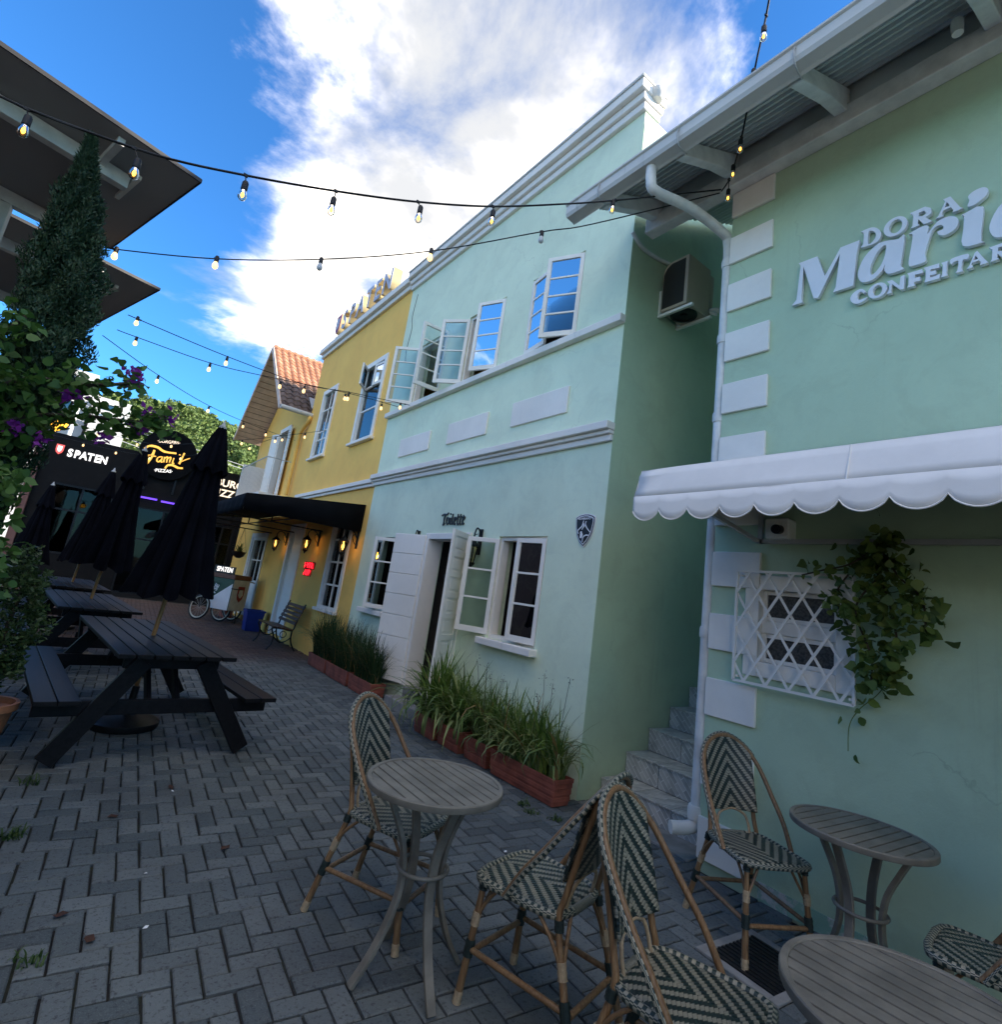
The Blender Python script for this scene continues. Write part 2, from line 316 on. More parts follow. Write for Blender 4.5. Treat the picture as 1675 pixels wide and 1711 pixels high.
def holed_wall(mb, X, th, y0, y1, z0, z1, holes, M=None):
    """wall in the plane x = X with thickness towards +x and rectangular openings (ya, yb, za, zb)"""
    ys = sorted({y0, y1, *[h[0] for h in holes], *[h[1] for h in holes]}); zs = sorted({z0, z1, *[h[2] for h in holes], *[h[3] for h in holes]})
    ny, nz = len(ys) - 1, len(zs) - 1
    solid = [[not any(h[0] - 1e-6 < (ys[i] + ys[i + 1]) / 2 < h[1] + 1e-6 and h[2] - 1e-6 < (zs[j] + zs[j + 1]) / 2 < h[3] + 1e-6 for h in holes) for j in range(nz)] for i in range(ny)]
    vs = []; fs = []
    def q(a, b, c, d): o = len(vs); vs.extend((a, b, c, d)); fs.append((o, o + 1, o + 2, o + 3))
    for i in range(ny):
        for j in range(nz):
            if not solid[i][j]: continue
            a, b, c, d = ys[i], ys[i + 1], zs[j], zs[j + 1]; e = X + th
            q((X, a, c), (X, a, d), (X, b, d), (X, b, c)); q((e, a, c), (e, b, c), (e, b, d), (e, a, d))
            if i == 0 or not solid[i - 1][j]: q((X, a, c), (e, a, c), (e, a, d), (X, a, d))
            if i == ny - 1 or not solid[i + 1][j]: q((X, b, c), (X, b, d), (e, b, d), (e, b, c))
            if j == 0 or not solid[i][j - 1]: q((X, a, c), (X, b, c), (e, b, c), (e, a, c))
            if j == nz - 1 or not solid[i][j + 1]: q((X, a, d), (e, a, d), (e, b, d), (X, b, d))
    return mb.add(vs, fs, M)
def leafcloud(C, size, up=.3, aspect=2.2, spread=None, droop=0.0):
    """many small kite-shaped leaves at the points C; returns an MB-like vertex and face array"""
    n = len(C); d = rng.normal(size=(n, 3)); d[:, 2] = d[:, 2] * .6 + up; d /= np.linalg.norm(d, axis=1)[:, None]
    r = rng.normal(size=(n, 3)); s = np.cross(d, r); s /= np.linalg.norm(s, axis=1)[:, None] + 1e-9; nn = np.cross(d, s)
    ln = size * rng.uniform(.6, 1.3, (n, 1)); wd = ln / aspect
    v = np.stack([C, C + d * ln * .45 + s * wd * .5 + nn * ln * .08, C + d * ln - np.array([[0, 0, droop]]) * ln, C + d * ln * .45 - s * wd * .5 + nn * ln * .08], 1).reshape(-1, 3)
    f = np.arange(n * 4).reshape(n, 4)
    return v, f
def leaf7(C, size, up=.3, aspect=1.2, droop=.2):
    """broad pointed leaves, seven-cornered and folded along the midrib"""
    n = len(C); d = rng.normal(size=(n, 3)); d[:, 2] = d[:, 2] * .6 + up; d /= np.linalg.norm(d, axis=1)[:, None]
    s = np.cross(d, rng.normal(size=(n, 3))); s /= np.linalg.norm(s, axis=1)[:, None] + 1e-9; nn = np.cross(d, s); ln = size * rng.uniform(.55, 1.3, (n, 1)); wd = ln / aspect
    out = [(0, 0, 0), (.12, .38, .10), (.42, .50, .10), (.78, .24, .04), (1, 0, -droop), (.78, -.24, .04), (.42, -.50, .10), (.12, -.38, .10)]
    v = np.stack([C + d * ln * a + s * wd * b + nn * ln * c for a, b, c in out], 1).reshape(-1, 3)
    return v, np.arange(n * 8).reshape(n, 8)
def npmesh(name, v, f, mat, parent=None, kind=None, smooth=False):
    me = bpy.data.meshes.new(name); me.vertices.add(len(v)); me.vertices.foreach_set('co', np.asarray(v, dtype=np.float32).ravel())
    k = f.shape[1]; me.loops.add(f.size); me.loops.foreach_set('vertex_index', f.ravel().astype(np.int32)); me.polygons.add(len(f)); me.polygons.foreach_set('loop_start', np.arange(0, f.size, k, dtype=np.int32))
    me.update(calc_edges=True); me.validate(); me.materials.append(MT[mat] if isinstance(mat, str) else mat)
    if smooth: me.polygons.foreach_set('use_smooth', [True] * len(f))
    o = bpy.data.objects.new(name, me); col.objects.link(o)
    if parent: adopt(o, parent)
    if kind: o['kind'] = kind
    return o
def blades(n, base, spread, ln, wd, arch, seed, segs=6, fallout=1.0):
    """arching strap leaves rising from a box-shaped bed; base = (x0,x1,y0,y1,z)"""
    g = np.random.default_rng(seed); vs = []; fs = []
    for _ in range(n):
        x = g.uniform(base[0], base[1]); y = g.uniform(base[2], base[3]); az = g.uniform(0, 2 * math.pi); l = ln * g.uniform(.5, 1.15); a = arch * g.uniform(.25, 1.5); w_ = wd * g.uniform(.7, 1.3); tilt = spread * g.uniform(.1, 1)
        dx, dy = math.cos(az), math.sin(az); o = len(vs); px, py, pz = x, y, base[4]; ang = tilt; st = l / segs
        for k in range(segs + 1):
            t = k / segs; ww = w_ * (1 - t ** 2.2) * .5 + .0008; vs += [(px - dy * ww, py + dx * ww, pz), (px, py, pz - ww * .35), (px + dy * ww, py - dx * ww, pz)]
            px += dx * math.sin(ang) * st * fallout; py += dy * math.sin(ang) * st; pz += math.cos(ang) * st; ang += a / segs * (0.5 + 1.6 * t)
        for k in range(segs):
            q = o + 3 * k; fs += [(q, q + 1, q + 4, q + 3), (q + 1, q + 2, q + 5, q + 4)]
    return np.array(vs), np.array(fs)

# ------------------------------------------------------------------ ground
def structure(o): o['kind'] = 'structure'; return o
XW = 3.77
m = NB('joint_sand'); v = m.coord('World'); m.base(m.mix(m.ramp(m.noise(v, 5, 6), .4, .65), (.018, .016, .015, 1), (.030, .034, .018, 1))); m.b.inputs['Roughness'].default_value = .95; m.bump(m.noise(v, 120, 3), .5, .004)
gm = MB(); gm.add([(-400, -60, -.02), (400, -60, -.02), (400, 900, -.02), (-400, 900, -.02)], [(0, 1, 2, 3)])
ground = structure(gm.build('ground', m.m))
pm = NB('concrete_paver'); g = pm.n('ShaderNodeNewGeometry'); oi = pm.n('ShaderNodeObjectInfo'); v = pm.coord('World')
rnd = pm.math('FRACT', pm.math('ADD', g.outputs['Random Per Island'], oi.outputs['Random']))
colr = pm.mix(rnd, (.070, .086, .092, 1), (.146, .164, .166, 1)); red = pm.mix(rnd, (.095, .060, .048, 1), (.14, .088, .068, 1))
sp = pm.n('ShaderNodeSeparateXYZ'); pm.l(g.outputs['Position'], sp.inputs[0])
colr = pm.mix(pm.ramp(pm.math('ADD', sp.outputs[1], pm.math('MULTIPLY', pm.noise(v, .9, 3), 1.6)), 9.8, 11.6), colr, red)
colr = pm.mix(pm.math('MULTIPLY', pm.ramp(pm.noise(v, 1.3, 5, .6), .42, .72), .55), colr, (.066, .068, .070, 1))
colr = pm.mix(pm.math('MULTIPLY', pm.ramp(pm.noise(v, 160, 3, .7), .5, .75), .45), colr, (.22, .235, .23, 1))
colr = pm.mix(pm.math('MULTIPLY', pm.ramp(pm.noise(v, 55, 4, .7), .52, .66), .65), colr, (.035, .036, .040, 1))
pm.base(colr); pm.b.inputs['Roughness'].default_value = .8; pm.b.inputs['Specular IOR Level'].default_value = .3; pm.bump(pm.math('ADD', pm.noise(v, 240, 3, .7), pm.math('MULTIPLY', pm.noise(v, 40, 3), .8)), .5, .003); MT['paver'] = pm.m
def paver_geo(lx, ly):
    x, y = lx / 2 - .0050, ly / 2 - .0050; c = .006; r = .004
    vs = [(sx * (x - c), sy * (y - c), 0) for sx, sy in ((-1, -1), (1, -1), (1, 1), (-1, 1))] + [(sx * x, sy * y, -r - .001) for sx, sy in ((-1, -1), (1, -1), (1, 1), (-1, 1))] + [(sx * x, sy * y, -.03) for sx, sy in ((-1, -1), (1, -1), (1, 1), (-1, 1))]
    fs = [(0, 1, 2, 3)] + [(4 + i, 4 + (i + 1) % 4, (i + 1) % 4, i) for i in range(4)] + [(8 + i, 8 + (i + 1) % 4, 4 + (i + 1) % 4, 4 + i) for i in range(4)]
    return vs, fs
P_ = .1; rot = R(-3); spots = []
F_ = np.array(cf_); R_ = np.array(cr_); U_ = np.array(cu_)
for i in range(-200, 240):
    for j in range(-160, 160):
        bx_, by_ = i + 2 * j, i - 2 * j
        for (ox, oy, hz_) in ((1, .5, True), (2.5, 0, False)):
            x, y = (bx_ + ox) * P_, (by_ + oy) * P_
            if not (-4.5 < x < 5.2 and .3 < y < 20): continue
            X_, Y_ = x * math.cos(rot) - y * math.sin(rot) - .2, x * math.sin(rot) + y * math.cos(rot)
            if not (-3.4 < X_ < XW + .45 and 0.7 < Y_ < 19.5): continue
            if X_ > XW - .02 and not (2.2 < Y_ < 3.5 and X_ < 4.3): continue
            d = np.array((X_, Y_, -1.55)); dep = d @ F_; pxx = 822.9 + 897.7 * (d @ R_) / dep if dep > .3 else -9e3; pyy = 802.2 - 897.7 * (d @ U_) / dep if dep > .3 else 9e3
            vis = dep > .3 and -60 < pxx < 1735 and pyy < 1770
            if not vis and (Y_ > 6 or X_ < -1): continue
            if pxx < -700 or pyy > 3400: continue
            spots.append((vis and 0 < pxx < 1675 and pyy < 1711, dep, X_, Y_, hz_))
spots.sort(key=lambda s: (not s[0], s[1]))
pv = {True: None, False: None}
for h in (True, False):
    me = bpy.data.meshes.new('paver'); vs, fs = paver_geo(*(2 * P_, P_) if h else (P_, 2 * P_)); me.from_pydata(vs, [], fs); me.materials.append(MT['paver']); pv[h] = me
for k, (vis, dep, X_, Y_, h) in enumerate(spots[:300]):
    o = bpy.data.objects.new('paver', pv[h]); col.objects.link(o); o.location = (X_ + random.gauss(0, .0012), Y_ + random.gauss(0, .0012), random.uniform(-.004, .0015)); o.rotation_euler = (random.gauss(0, .010), random.gauss(0, .010), rot + random.gauss(0, .010)); o.parent = ground
rest = MB()
for (vis, dep, X_, Y_, h) in spots[300:]:
    vs, fs = paver_geo(*(2 * P_, P_) if h else (P_, 2 * P_))
    a = rot + random.gauss(0, .006); ca, sa = math.cos(a), math.sin(a); zz = random.uniform(-.002, .0015); tx, ty = random.gauss(0, .006), random.gauss(0, .006)
    rest.add([(X_ + ca * x - sa * y, Y_ + sa * x + ca * y, z + zz + tx * x + ty * y) for x, y, z in vs], fs)
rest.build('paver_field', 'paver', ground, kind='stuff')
# ------------------------------------------------------------------ windows and doors
def casement(win, hinge_y, sgn, w_, z0, h, ang, bars, X=XW, mat='white', st=.05, th=.035):
    """one leaf hinged at hinge_y, swung outwards (towards -x) by ang degrees"""
    t = R(ang); d = Vector((-math.sin(t), sgn * math.cos(t), 0)); nr = Vector((d.y, -d.x, 0)); o = Vector((X + .012, hinge_y, z0))
    M = Matrix(((d.x, nr.x, 0, o.x), (d.y, nr.y, 0, o.y), (0, 0, 1, o.z), (0, 0, 0, 1)))
    f = MB(); f.span((0, -th / 2, 0), (st, th / 2, h), M); f.span((w_ - st, -th / 2, 0), (w_, th / 2, h), M); f.span((st, -th / 2 + .001, 0), (w_ - st, th / 2 - .001, st * 1.25), M); f.span((st, -th / 2 + .001, h - st), (w_ - st, th / 2 - .001, h), M)
    zs = [st * 1.25 + (h - st * 2.25) * k / (bars + 1) for k in range(bars + 2)]
    for z in zs[1:-1]: f.span((st, -.011, z - .011), (w_ - st, .011, z + .011), M)
    f.build('casement', mat, win, bevel=.003)
    for a, b in zip(zs[:-1], zs[1:]):
        p = MB(); p.span((st - .004, -.002, a + .008), (w_ - st + .004, .002, b - .008), M); p.build('pane', 'glass', win)
def frame_window(bld, name, y0, y1, z0, z1, X=XW, depth=.10, st=.045, mat='white', inset=.03):
    f = MB(); a, b = X + inset, X + inset + depth
    f.span((a, y0, z0), (b, y0 + st, z1)); f.span((a, y1 - st, z0), (b, y1, z1)); f.span((a + .001, y0 + st, z0), (b - .001, y1 - st, z0 + st)); f.span((a + .001, y0 + st, z1 - st), (b - .001, y1 - st, z1))
    return f.build(name, mat, bld, bevel=.003)
def grid_window(bld, y0, y1, z0, z1, rows, cols, X=XW, surround=.09, sill=True, bar=.035, name='window'):
    """fixed white window with surround, mullions and one pane per light; rows/cols as relative sizes"""
    f = MB(); a, b = X - .03, X + .10
    f.span((a, y0 - surround, z0 - .02), (b, y0 + .02, z1 + surround)); f.span((a, y1 - .02, z0 - .02), (b, y1 + surround, z1 + surround)); f.span((a + .002, y0 + .02, z1 - .02), (b - .002, y1 - .02, z1 + surround)); f.span((a + .003, y0 + .02, z0 - .019), (b - .003, y1 - .02, z0 + .03))
    ys = [y0]; zs = [z0]
    for c in cols: ys.append(ys[-1] + (y1 - y0) * c / sum(cols))
    for r_ in rows: zs.append(zs[-1] + (z1 - z0) * r_ / sum(rows))
    for y in ys[1:-1]: f.span((X + .02, y - bar / 2, z0 + .03), (X + .06, y + bar / 2, z1 - .02))
    for z in zs[1:-1]: f.span((X + .021, y0 + .02, z - bar / 2), (X + .059, y1 - .02, z + bar / 2))
    o = f.build(name, 'white', bld, bevel=.004)
    for i in range(len(ys) - 1):
        for j in range(len(zs) - 1):
            p = MB(); p.span((X + .036, ys[i] + .01, zs[j] + .01), (X + .042, ys[i + 1] - .01, zs[j + 1] - .01)); p.build('pane', 'glass', o)
    if sill: q = MB(); q.span((X - .09, y0 - surround - .05, z0 - .075), (X + .02, y1 + surround + .05, z0 - .021)); q.build('sill', 'trim', o, bevel=.006)
    return o
def panelled_leaf(bld, hinge, sgn, w_, z0, h, ang, n, name='door_leaf', boards=False, handle=False):
    t = R(ang); d = Vector((-math.sin(t), sgn * math.cos(t), 0)); nr = Vector((d.y, -d.x, 0)); o = Vector((hinge[0], hinge[1], z0))
    M = Matrix(((d.x, nr.x, 0, o.x), (d.y, nr.y, 0, o.y), (0, 0, 1, o.z), (0, 0, 0, 1)))
    f = MB(); th = .034; st = .075
    if boards:
        f.span((0.004, -th / 2 + .012, 0), (w_ - .004, th / 2 - .012, h), M)
        leaf = f.build(name, 'white', bld)
        for k in range(n):
            p = MB(); p.span((.002, -th / 2, h * k / n + .005), (w_ - .002, th / 2, h * (k + 1) / n - .005), M); p.build('panel', 'white', leaf, bevel=.004)
    else:
        f.span((0, -th / 2, 0), (st, th / 2, h), M); f.span((w_ - st, -th / 2, 0), (w_, th / 2, h), M)
        for k in range(n + 1): z = (h - .07) * k / n; f.span((st, -th / 2 + .001, z), (w_ - st, th / 2 - .001, z + .07), M)
        leaf = f.build(name, 'white', bld, bevel=.004)
        for k in range(n):
            z = (h - .07) * k / n + .07; p = MB(); p.span((st - .002, -.006, z - .002), (w_ - st + .002, .006, z + (h - .07) / n - .068), M); p.span((st + .03, -.012, z + .03), (w_ - st - .03, .012, z + (h - .07) / n - .10), M); p.build('panel', 'white', leaf, bevel=.004)
    if handle:
        k = MB(); k.box((w_ - .04, .03, h * .72), (.05, .03, .05), M); k.tube([(w_ - .04, .03, h * .72), (w_ - .04, .06, h * .72), (w_ - .12, .06, h * .72)], .008, 8, M=M); k.build('handle', 'iron', leaf)
    return leaf

# ------------------------------------------------------------------ mint building
mint = thing('mint_building', 'pale mint two storey building with open white casements and toilet entrance', 'building', (XW, 6.2, 0))
UW = [(4.17, 5.11), (5.68, 6.6), (7.2, 8.16)]; UZ = (4.56, 5.68)
LWn = [(4.22, 5.06), (7.67, 8.47)]; LZ = (1.12, 2.27); DOOR = (5.72, 6.68, .0, 2.24)
wl = MB(); holed_wall(wl, XW, .22, 3.46, 8.99, -.02, 7.12, [(a, b, *UZ) for a, b in UW] + [(a, b, *LZ) for a, b in LWn] + [DOOR])
wl.build('front_wall', 'mint', mint)
wl = MB(); wl.span((XW + .22, 3.46, -.02), (10.5, 3.68, 6.95)); wl.span((XW + .0015, 3.4555, -.02), (XW + .2195, 3.4595, 6.95)); wl.span((XW + .22, 3.462, 6.95), (4.35, 3.66, 7.12)); wl.build('side_wall', 'green', mint)
wl = MB(); wl.span((XW + .225, 3.69, 6.5), (10.3, 8.98, 6.7)); wl.span((10.3, 3.69, -.02), (10.5, 8.98, 6.9)); wl.build('flat_roof', 'gutter', mint)
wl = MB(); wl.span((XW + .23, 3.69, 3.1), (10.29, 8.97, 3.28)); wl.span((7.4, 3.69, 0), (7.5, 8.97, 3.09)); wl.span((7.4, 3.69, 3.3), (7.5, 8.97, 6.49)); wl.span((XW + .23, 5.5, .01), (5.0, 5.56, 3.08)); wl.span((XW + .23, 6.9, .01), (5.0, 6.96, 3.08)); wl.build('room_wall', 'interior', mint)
wl = MB()
for a, b in ((.16, .22), (.10, .16)): pass
wl.span((XW - .05, 3.44, 7.12), (XW + .24, 8.99, 7.22)); wl.span((XW - .09, 3.42, 7.221), (XW + .26, 8.99, 7.32)); wl.span((XW - .15, 3.40, 7.321), (XW + .28, 8.99, 7.44)); wl.build('parapet_cornice', 'trim', mint, bevel=.012)
wl = MB(); wl.span((XW - .165, 3.39, 7.442), (XW + .29, 8.995, 7.48)); wl.build('coping', 'gutter', mint, bevel=.01)
wl = MB(); wl.lathe([(.06, 0), (.085, .05), (.08, .13), (.02, .17)], 12, Matrix.Translation((XW + .10, 3.40, 7.30))); wl.build('coping_stop', 'gutter', mint, smooth=60)
wl = MB(); wl.span((XW - .085, 3.44, 4.47), (XW, 8.98, 4.555)); wl.build('sill_band', 'trim', mint, bevel=.008)
wl = MB(); wl.span((XW - .04, 3.45, 3.20), (XW, 9.0, 3.265)); wl.span((XW - .075, 3.445, 3.2655), (XW, 9.0, 3.305)); wl.span((XW - .12, 3.44, 3.3055), (XW, 9.0, 3.385)); wl.build('string_course', 'trim', mint, bevel=.008)
for a, b in ((4.15, 5.14), (5.67, 6.66), (7.2, 8.22)):
    p = MB(); p.span((XW - .025, a, 3.635), (XW, b, 3.95)); p.build('relief_panel', 'trim', mint, bevel=.006)
angs = [((-1, 8), (1, 27)), ((-1, 141), (1, 24)), ((-1, 133), (1, 88))]
for (a, b), (l1, l2) in zip(UW, angs):
    wv = frame_window(mint, 'window', a, b, *UZ)
    hw = (b - a) / 2
    casement(wv, b - .01, -1, hw - .01, UZ[0] + .03, 1.06, l1[1], 3); casement(wv, a + .01, 1, hw - .01, UZ[0] + .03, 1.06, l2[1], 3)
    if l2[1] < 30: pass
for (a, b), (l1, l2) in zip(LWn, ((150, 9), (10, 40))):
    wv = frame_window(mint, 'window', a, b, *LZ); hw = (b - a) / 2
    casement(wv, b - .01, -1, hw - .005, LZ[0] + .03, 1.09, l1, 2); casement(wv, a + .01, 1, hw - .005, LZ[0] + .03, 1.09, l2, 2)
    q = MB(); q.span((XW - .10, a - .05, LZ[0] - .075), (XW + .03, b + .06, LZ[0] - .002)); q.build('sill', 'trim', wv, bevel=.008)
dr = MB(); dr.span((XW - .03, 5.64, .26), (XW + .20, 5.73, 2.32)); dr.span((XW - .03, 6.67, .26), (XW + .20, 6.76, 2.32)); dr.span((XW - .028, 5.73, 2.235), (XW + .198, 6.67, 2.318)); door = dr.build('door_frame', 'white', mint, bevel=.006)
panelled_leaf(mint, (XW - .03, 6.74), -1, .60, .27, 2.02, 161, 7, boards=True)
panelled_leaf(mint, (XW - .02, 5.66), 1, .47, .27, 2.02, 122, 8, handle=True)
st = MB(); st.span((XW - .22, 5.6, -.02), (XW + .20, 6.8, .12)); st.span((XW - .02, 5.7, .121), (XW + .6, 6.7, .25)); st.build('door_step', 'concrete', mint, bevel=.01)
ck = MB(); ck.tube(crom([(XW - .002, 8.72, 6.95), (XW - .002, 8.78, 6.5), (XW - .002, 8.70, 6.2), (XW - .002, 8.76, 5.8), (XW - .002, 8.70, 5.55)], 6), .006, 6); ck.build('wall_wire', 'cable', mint)
# ------------------------------------------------------------------ lettering on the mint wall
TOI = [[(6.444, 2.567), (6.384, 2.58), (6.312, 2.577), (6.275, 2.602)], [(6.346, 2.571), (6.368, 2.53), (6.366, 2.47), (6.376, 2.44)], [(6.387, 2.433), (6.355, 2.443), (6.334, 2.458)], [(6.301, 2.539), (6.304, 2.506), (6.293, 2.461), (6.263, 2.438)], [(6.291, 2.532), (6.255, 2.527), (6.241, 2.489), (6.239, 2.452), (6.277, 2.438)], [(6.219, 2.589), (6.212, 2.574)], [(6.205, 2.532), (6.205, 2.495), (6.198, 2.451), (6.18, 2.436)], [(6.156, 2.583), (6.159, 2.524), (6.15, 2.45), (6.132, 2.435)], [(6.108, 2.533), (6.104, 2.485), (6.103, 2.449), (6.078, 2.434), (6.063, 2.448)], [(6.101, 2.533), (6.067, 2.521), (6.066, 2.506), (6.098, 2.478)], [(6.027, 2.574), (6.024, 2.519), (6.019, 2.447), (5.999, 2.432), (5.982, 2.442)], [(6.042, 2.534), (5.996, 2.536)], [(5.961, 2.571), (5.958, 2.517), (5.957, 2.445), (5.934, 2.432), (5.925, 2.444)], [(5.976, 2.532), (5.931, 2.534)], [(5.901, 2.533), (5.901, 2.487), (5.896, 2.444), (5.871, 2.436), (5.857, 2.453)], [(5.897, 2.551), (5.861, 2.525), (5.862, 2.514), (5.895, 2.483)]]
ts = thing('lettering_sign', 'black blackletter word Toilette mounted above the white door', 'sign', (XW, 6.15, 2.43))
groups = [(0, 3), (3, 5), (5, 7), (7, 8), (8, 10), (10, 12), (12, 14), (14, 16)]
for a, b in groups:
    mb = MB()
    for k, s_ in enumerate(TOI[a:b]): stroke(mb, [(-y, z) for y, z in s_], [.020, .026, .022, .016], .012 + .0006 * k, Matrix.Translation((XW - .004, 0, 0)) @ WALL)
    mb.build('letter', 'iron', ts)
def wallM(y, z, off): return Matrix.Translation((XW - off, y, z)) @ WALL
bd = thing('shield_badge', 'black and white shield badge with dog head beside the building corner', 'badge', (XW, 3.69, 2.17))
BO = [(3.816, 2.446), (3.767, 2.468), (3.701, 2.478), (3.65, 2.476), (3.599, 2.463), (3.571, 2.447), (3.569, 2.407), (3.579, 2.346), (3.59, 2.30), (3.605, 2.265), (3.645, 2.206), (3.687, 2.167), (3.741, 2.208), (3.781, 2.271), (3.804, 2.35)]
cy, cz = 3.69, 2.34
def scaled(lp, k): return [(-(cy + (y - cy) * k), cz + (z - cz) * k) for y, z in lp]
poly2d('outer_plate', [scaled(BO, 1.06)], .010, 'lettering', bd, wallM(0, 0, .006)); poly2d('rim', [scaled(BO, 1.0)], .004, 'iron', bd, wallM(0, 0, .0135)); poly2d('rim_line', [scaled(BO, .93)], .003, 'lettering', bd, wallM(0, 0, .0175)); poly2d('field', [scaled(BO, .86)], .003, 'iron', bd, wallM(0, 0, .021))
DOG = [[(3.702, 2.417), (3.706, 2.395), (3.717, 2.361), (3.748, 2.336), (3.768, 2.315), (3.755, 2.286)], [(3.706, 2.395), (3.693, 2.367), (3.712, 2.326)], [(3.666, 2.41), (3.674, 2.382), (3.658, 2.353), (3.634, 2.328), (3.598, 2.297)], [(3.683, 2.373), (3.691, 2.351)], [(3.598, 2.297), (3.613, 2.27), (3.646, 2.273), (3.678, 2.261), (3.691, 2.236), (3.69, 2.205)], [(3.722, 2.308), (3.712, 2.27), (3.722, 2.245)]]
mb = MB()
for k, s_ in enumerate(DOG): stroke(mb, [(-y, z) for y, z in s_], [.008, .012, .010, .008] if k < 5 else [.02, .035, .03, .02], .002 + .0004 * k, Matrix.Translation((XW - .0235, 0, 0)) @ WALL)
mb.build('dog_head', 'lettering', bd); text('lettering', 'ALFABRAVO', .030, 'lettering', bd, wallM(3.695, 2.435, .024), .002, .0004)
# ------------------------------------------------------------------ confectionery building
conf = thing('confectionery_building', 'sage green building with white quoins and wide corrugated eave', 'building', (XW, -1, 0))
WN = (1.44, 1.98, 1.37, 1.91)
wl = MB(); holed_wall(wl, XW, .24, -8, 2.32, -.02, 5.62, [WN]); wl.build('front_wall', 'green', conf)
wl = MB(); wl.span((XW + .24, 2.10, -.02), (12, 2.32, 5.6)); wl.span((XW + .24, -8, -.02), (12, -7.8, 5.6)); wl.span((11.8, -7.8, -.02), (12, 2.1, 5.6))
for yy in (2.10, -8.0): wl.add([(XW + .25, yy, 5.6), (11.9, yy, 5.6), (7.9, yy, 7.6), (XW + .25, yy + .2, 5.6), (11.9, yy + .2, 5.6), (7.9, yy + .2, 7.6)], [(0, 1, 2), (3, 5, 4), (0, 2, 5, 3), (1, 4, 5, 2)])
wl.build('side_wall', 'green', conf)
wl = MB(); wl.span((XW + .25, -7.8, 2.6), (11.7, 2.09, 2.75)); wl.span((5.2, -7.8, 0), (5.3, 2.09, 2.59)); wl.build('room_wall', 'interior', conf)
for k in range(12):
    z = .065 + .4545 * k
    q = MB(); q.span((XW - .028, 1.95, z), (XW, 2.315, min(5.305, z + .255))); q.build('quoin', 'quoin', conf, bevel=.006)
q = MB(); q.span((XW - .012, -8, .0), (XW - .0005, 1.9, .10)); 
pl = NB('peeling_base'); v = pl.coord('World'); pl.base(pl.mix(pl.ramp(pl.noise(v, 6, 7, .7), .45, .55), (.24, .40, .31, 1), (.55, .52, .50, 1))); pl.b.inputs['Roughness'].default_value = .9; pl.bump(pl.noise(v, 20, 6, .7), .7, .01)
q.build('base_strip', pl.m, conf)
# eave: corrugated sheet, rafters, wall plate, gutter
SL = .51; EX, EZ = 2.80, 5.24
def roofz(x): return EZ + (x - EX) * SL
sh = MB(); vs = []; fs = []; nrm = Vector((-SL, 0, 1)).normalized(); n_ = 360; LN = 5.75
for i in range(n_ + 1):
    s_ = LN * i / n_; ph = (s_ / .105) % 1; hgt = .026 * (1 if ph < .35 else (1 - (ph - .35) / .15) if ph < .5 else 0 if ph < .85 else (ph - .85) / .15)
    x = EX + s_ / math.sqrt(1 + SL * SL); p = Vector((x, 0, roofz(x))) + nrm * hgt
    ye = 3.40 if x < 6.0 else 2.55
    for y in (-8.3, ye): vs.append((p.x, y, p.z))
    for y in (-8.3, ye): vs.append((p.x, y, p.z - .004))
for i in range(n_): a = 4 * i; fs += [(a, a + 4, a + 5, a + 1), (a + 2, a + 3, a + 7, a + 6), (a + 1, a + 5, a + 7, a + 3)]
sh.add(vs, fs); sh.add([(7.9, -8.3, roofz(7.9) + .02), (7.9, 2.55, roofz(7.9) + .02), (13, 2.55, 5.3), (13, -8.3, 5.3)], [(0, 1, 2, 3)]); sh.build('corrugated_roof', 'sheet', conf)
tt = Vector((1, 0, SL)).normalized()
for k in range(10):
    a = Vector((2.905, 0, roofz(2.905) - .012)) + tt * (.0905 * k); b2 = a + tt * .078; up_ = nrm * .012; dn_ = nrm * -.020
    sb_ = MB(); sb_.add([(p.x, y, p.z) for y in (-8.2, 3.36) for p in (a + dn_, b2, b2 + up_ * .5, a + up_ * .5)], [(0, 1, 2, 3), (7, 6, 5, 4), (0, 4, 5, 1), (1, 5, 6, 2), (2, 6, 7, 3), (3, 7, 4, 0)]); sb_.build('soffit_board', 'sheet', conf)
for y in (3.08, 2.29, 1.42, .57, -.3, -1.2, -2.1):
    r_ = MB(); a = 2.93; vs = [(a, roofz(a) - .045), (3.70, roofz(3.70) - .045), (3.70, 5.43), (3.40, 5.34), (a + .02, roofz(a) - .175), (a - .005, roofz(a) - .13)]
    r_.prism(vs, .085, Matrix(((1, 0, 0, 0), (0, 0, -1, y + .042), (0, 1, 0, 0), (0, 0, 0, 1)))); r_.build('rafter', 'greywood', conf, bevel=.008)
bm_ = MB(); bm_.span((XW - .13, -8, 5.31), (XW - .002, 3.19, 5.47)); bm_.build('wall_plate', 'greywood', conf, bevel=.008)
bm_ = MB(); bm_.span((XW - .06, -8, 5.472), (XW - .003, 3.15, 5.71)); bm_.build('eave_board', 'sheet', conf)
gt = MB(); gp = [(0, 0), (-.02, .012), (-.10, .02), (-.115, .05), (-.115, .125), (-.13, .135), (-.13, .15), (-.105, .15), (-.10, .13), (-.10, .05), (-.02, .035), (-.012, .13), (0, .13)]
vs = [(2.90 + x, y, 5.10 + z) for y in (-8.3, 3.42) for x, z in gp]; k = len(gp); fs = [tuple(range(k)), tuple(range(2 * k - 1, k - 1, -1))] + [(i, k + i, k + (i + 1) % k, (i + 1) % k) for i in range(k)]
gt.add(vs, fs); gt.build('gutter', 'gutter', conf)
for y in (3.0, 2.2, 1.35, .5):
    hk = MB(); hk.tube(crom([(2.79, y, 5.245), (2.765, y, 5.16), (2.80, y, 5.08), (2.93, y + .02, 5.11)], 5), .006, 6); hk.build('gutter_hook', 'steel', conf)
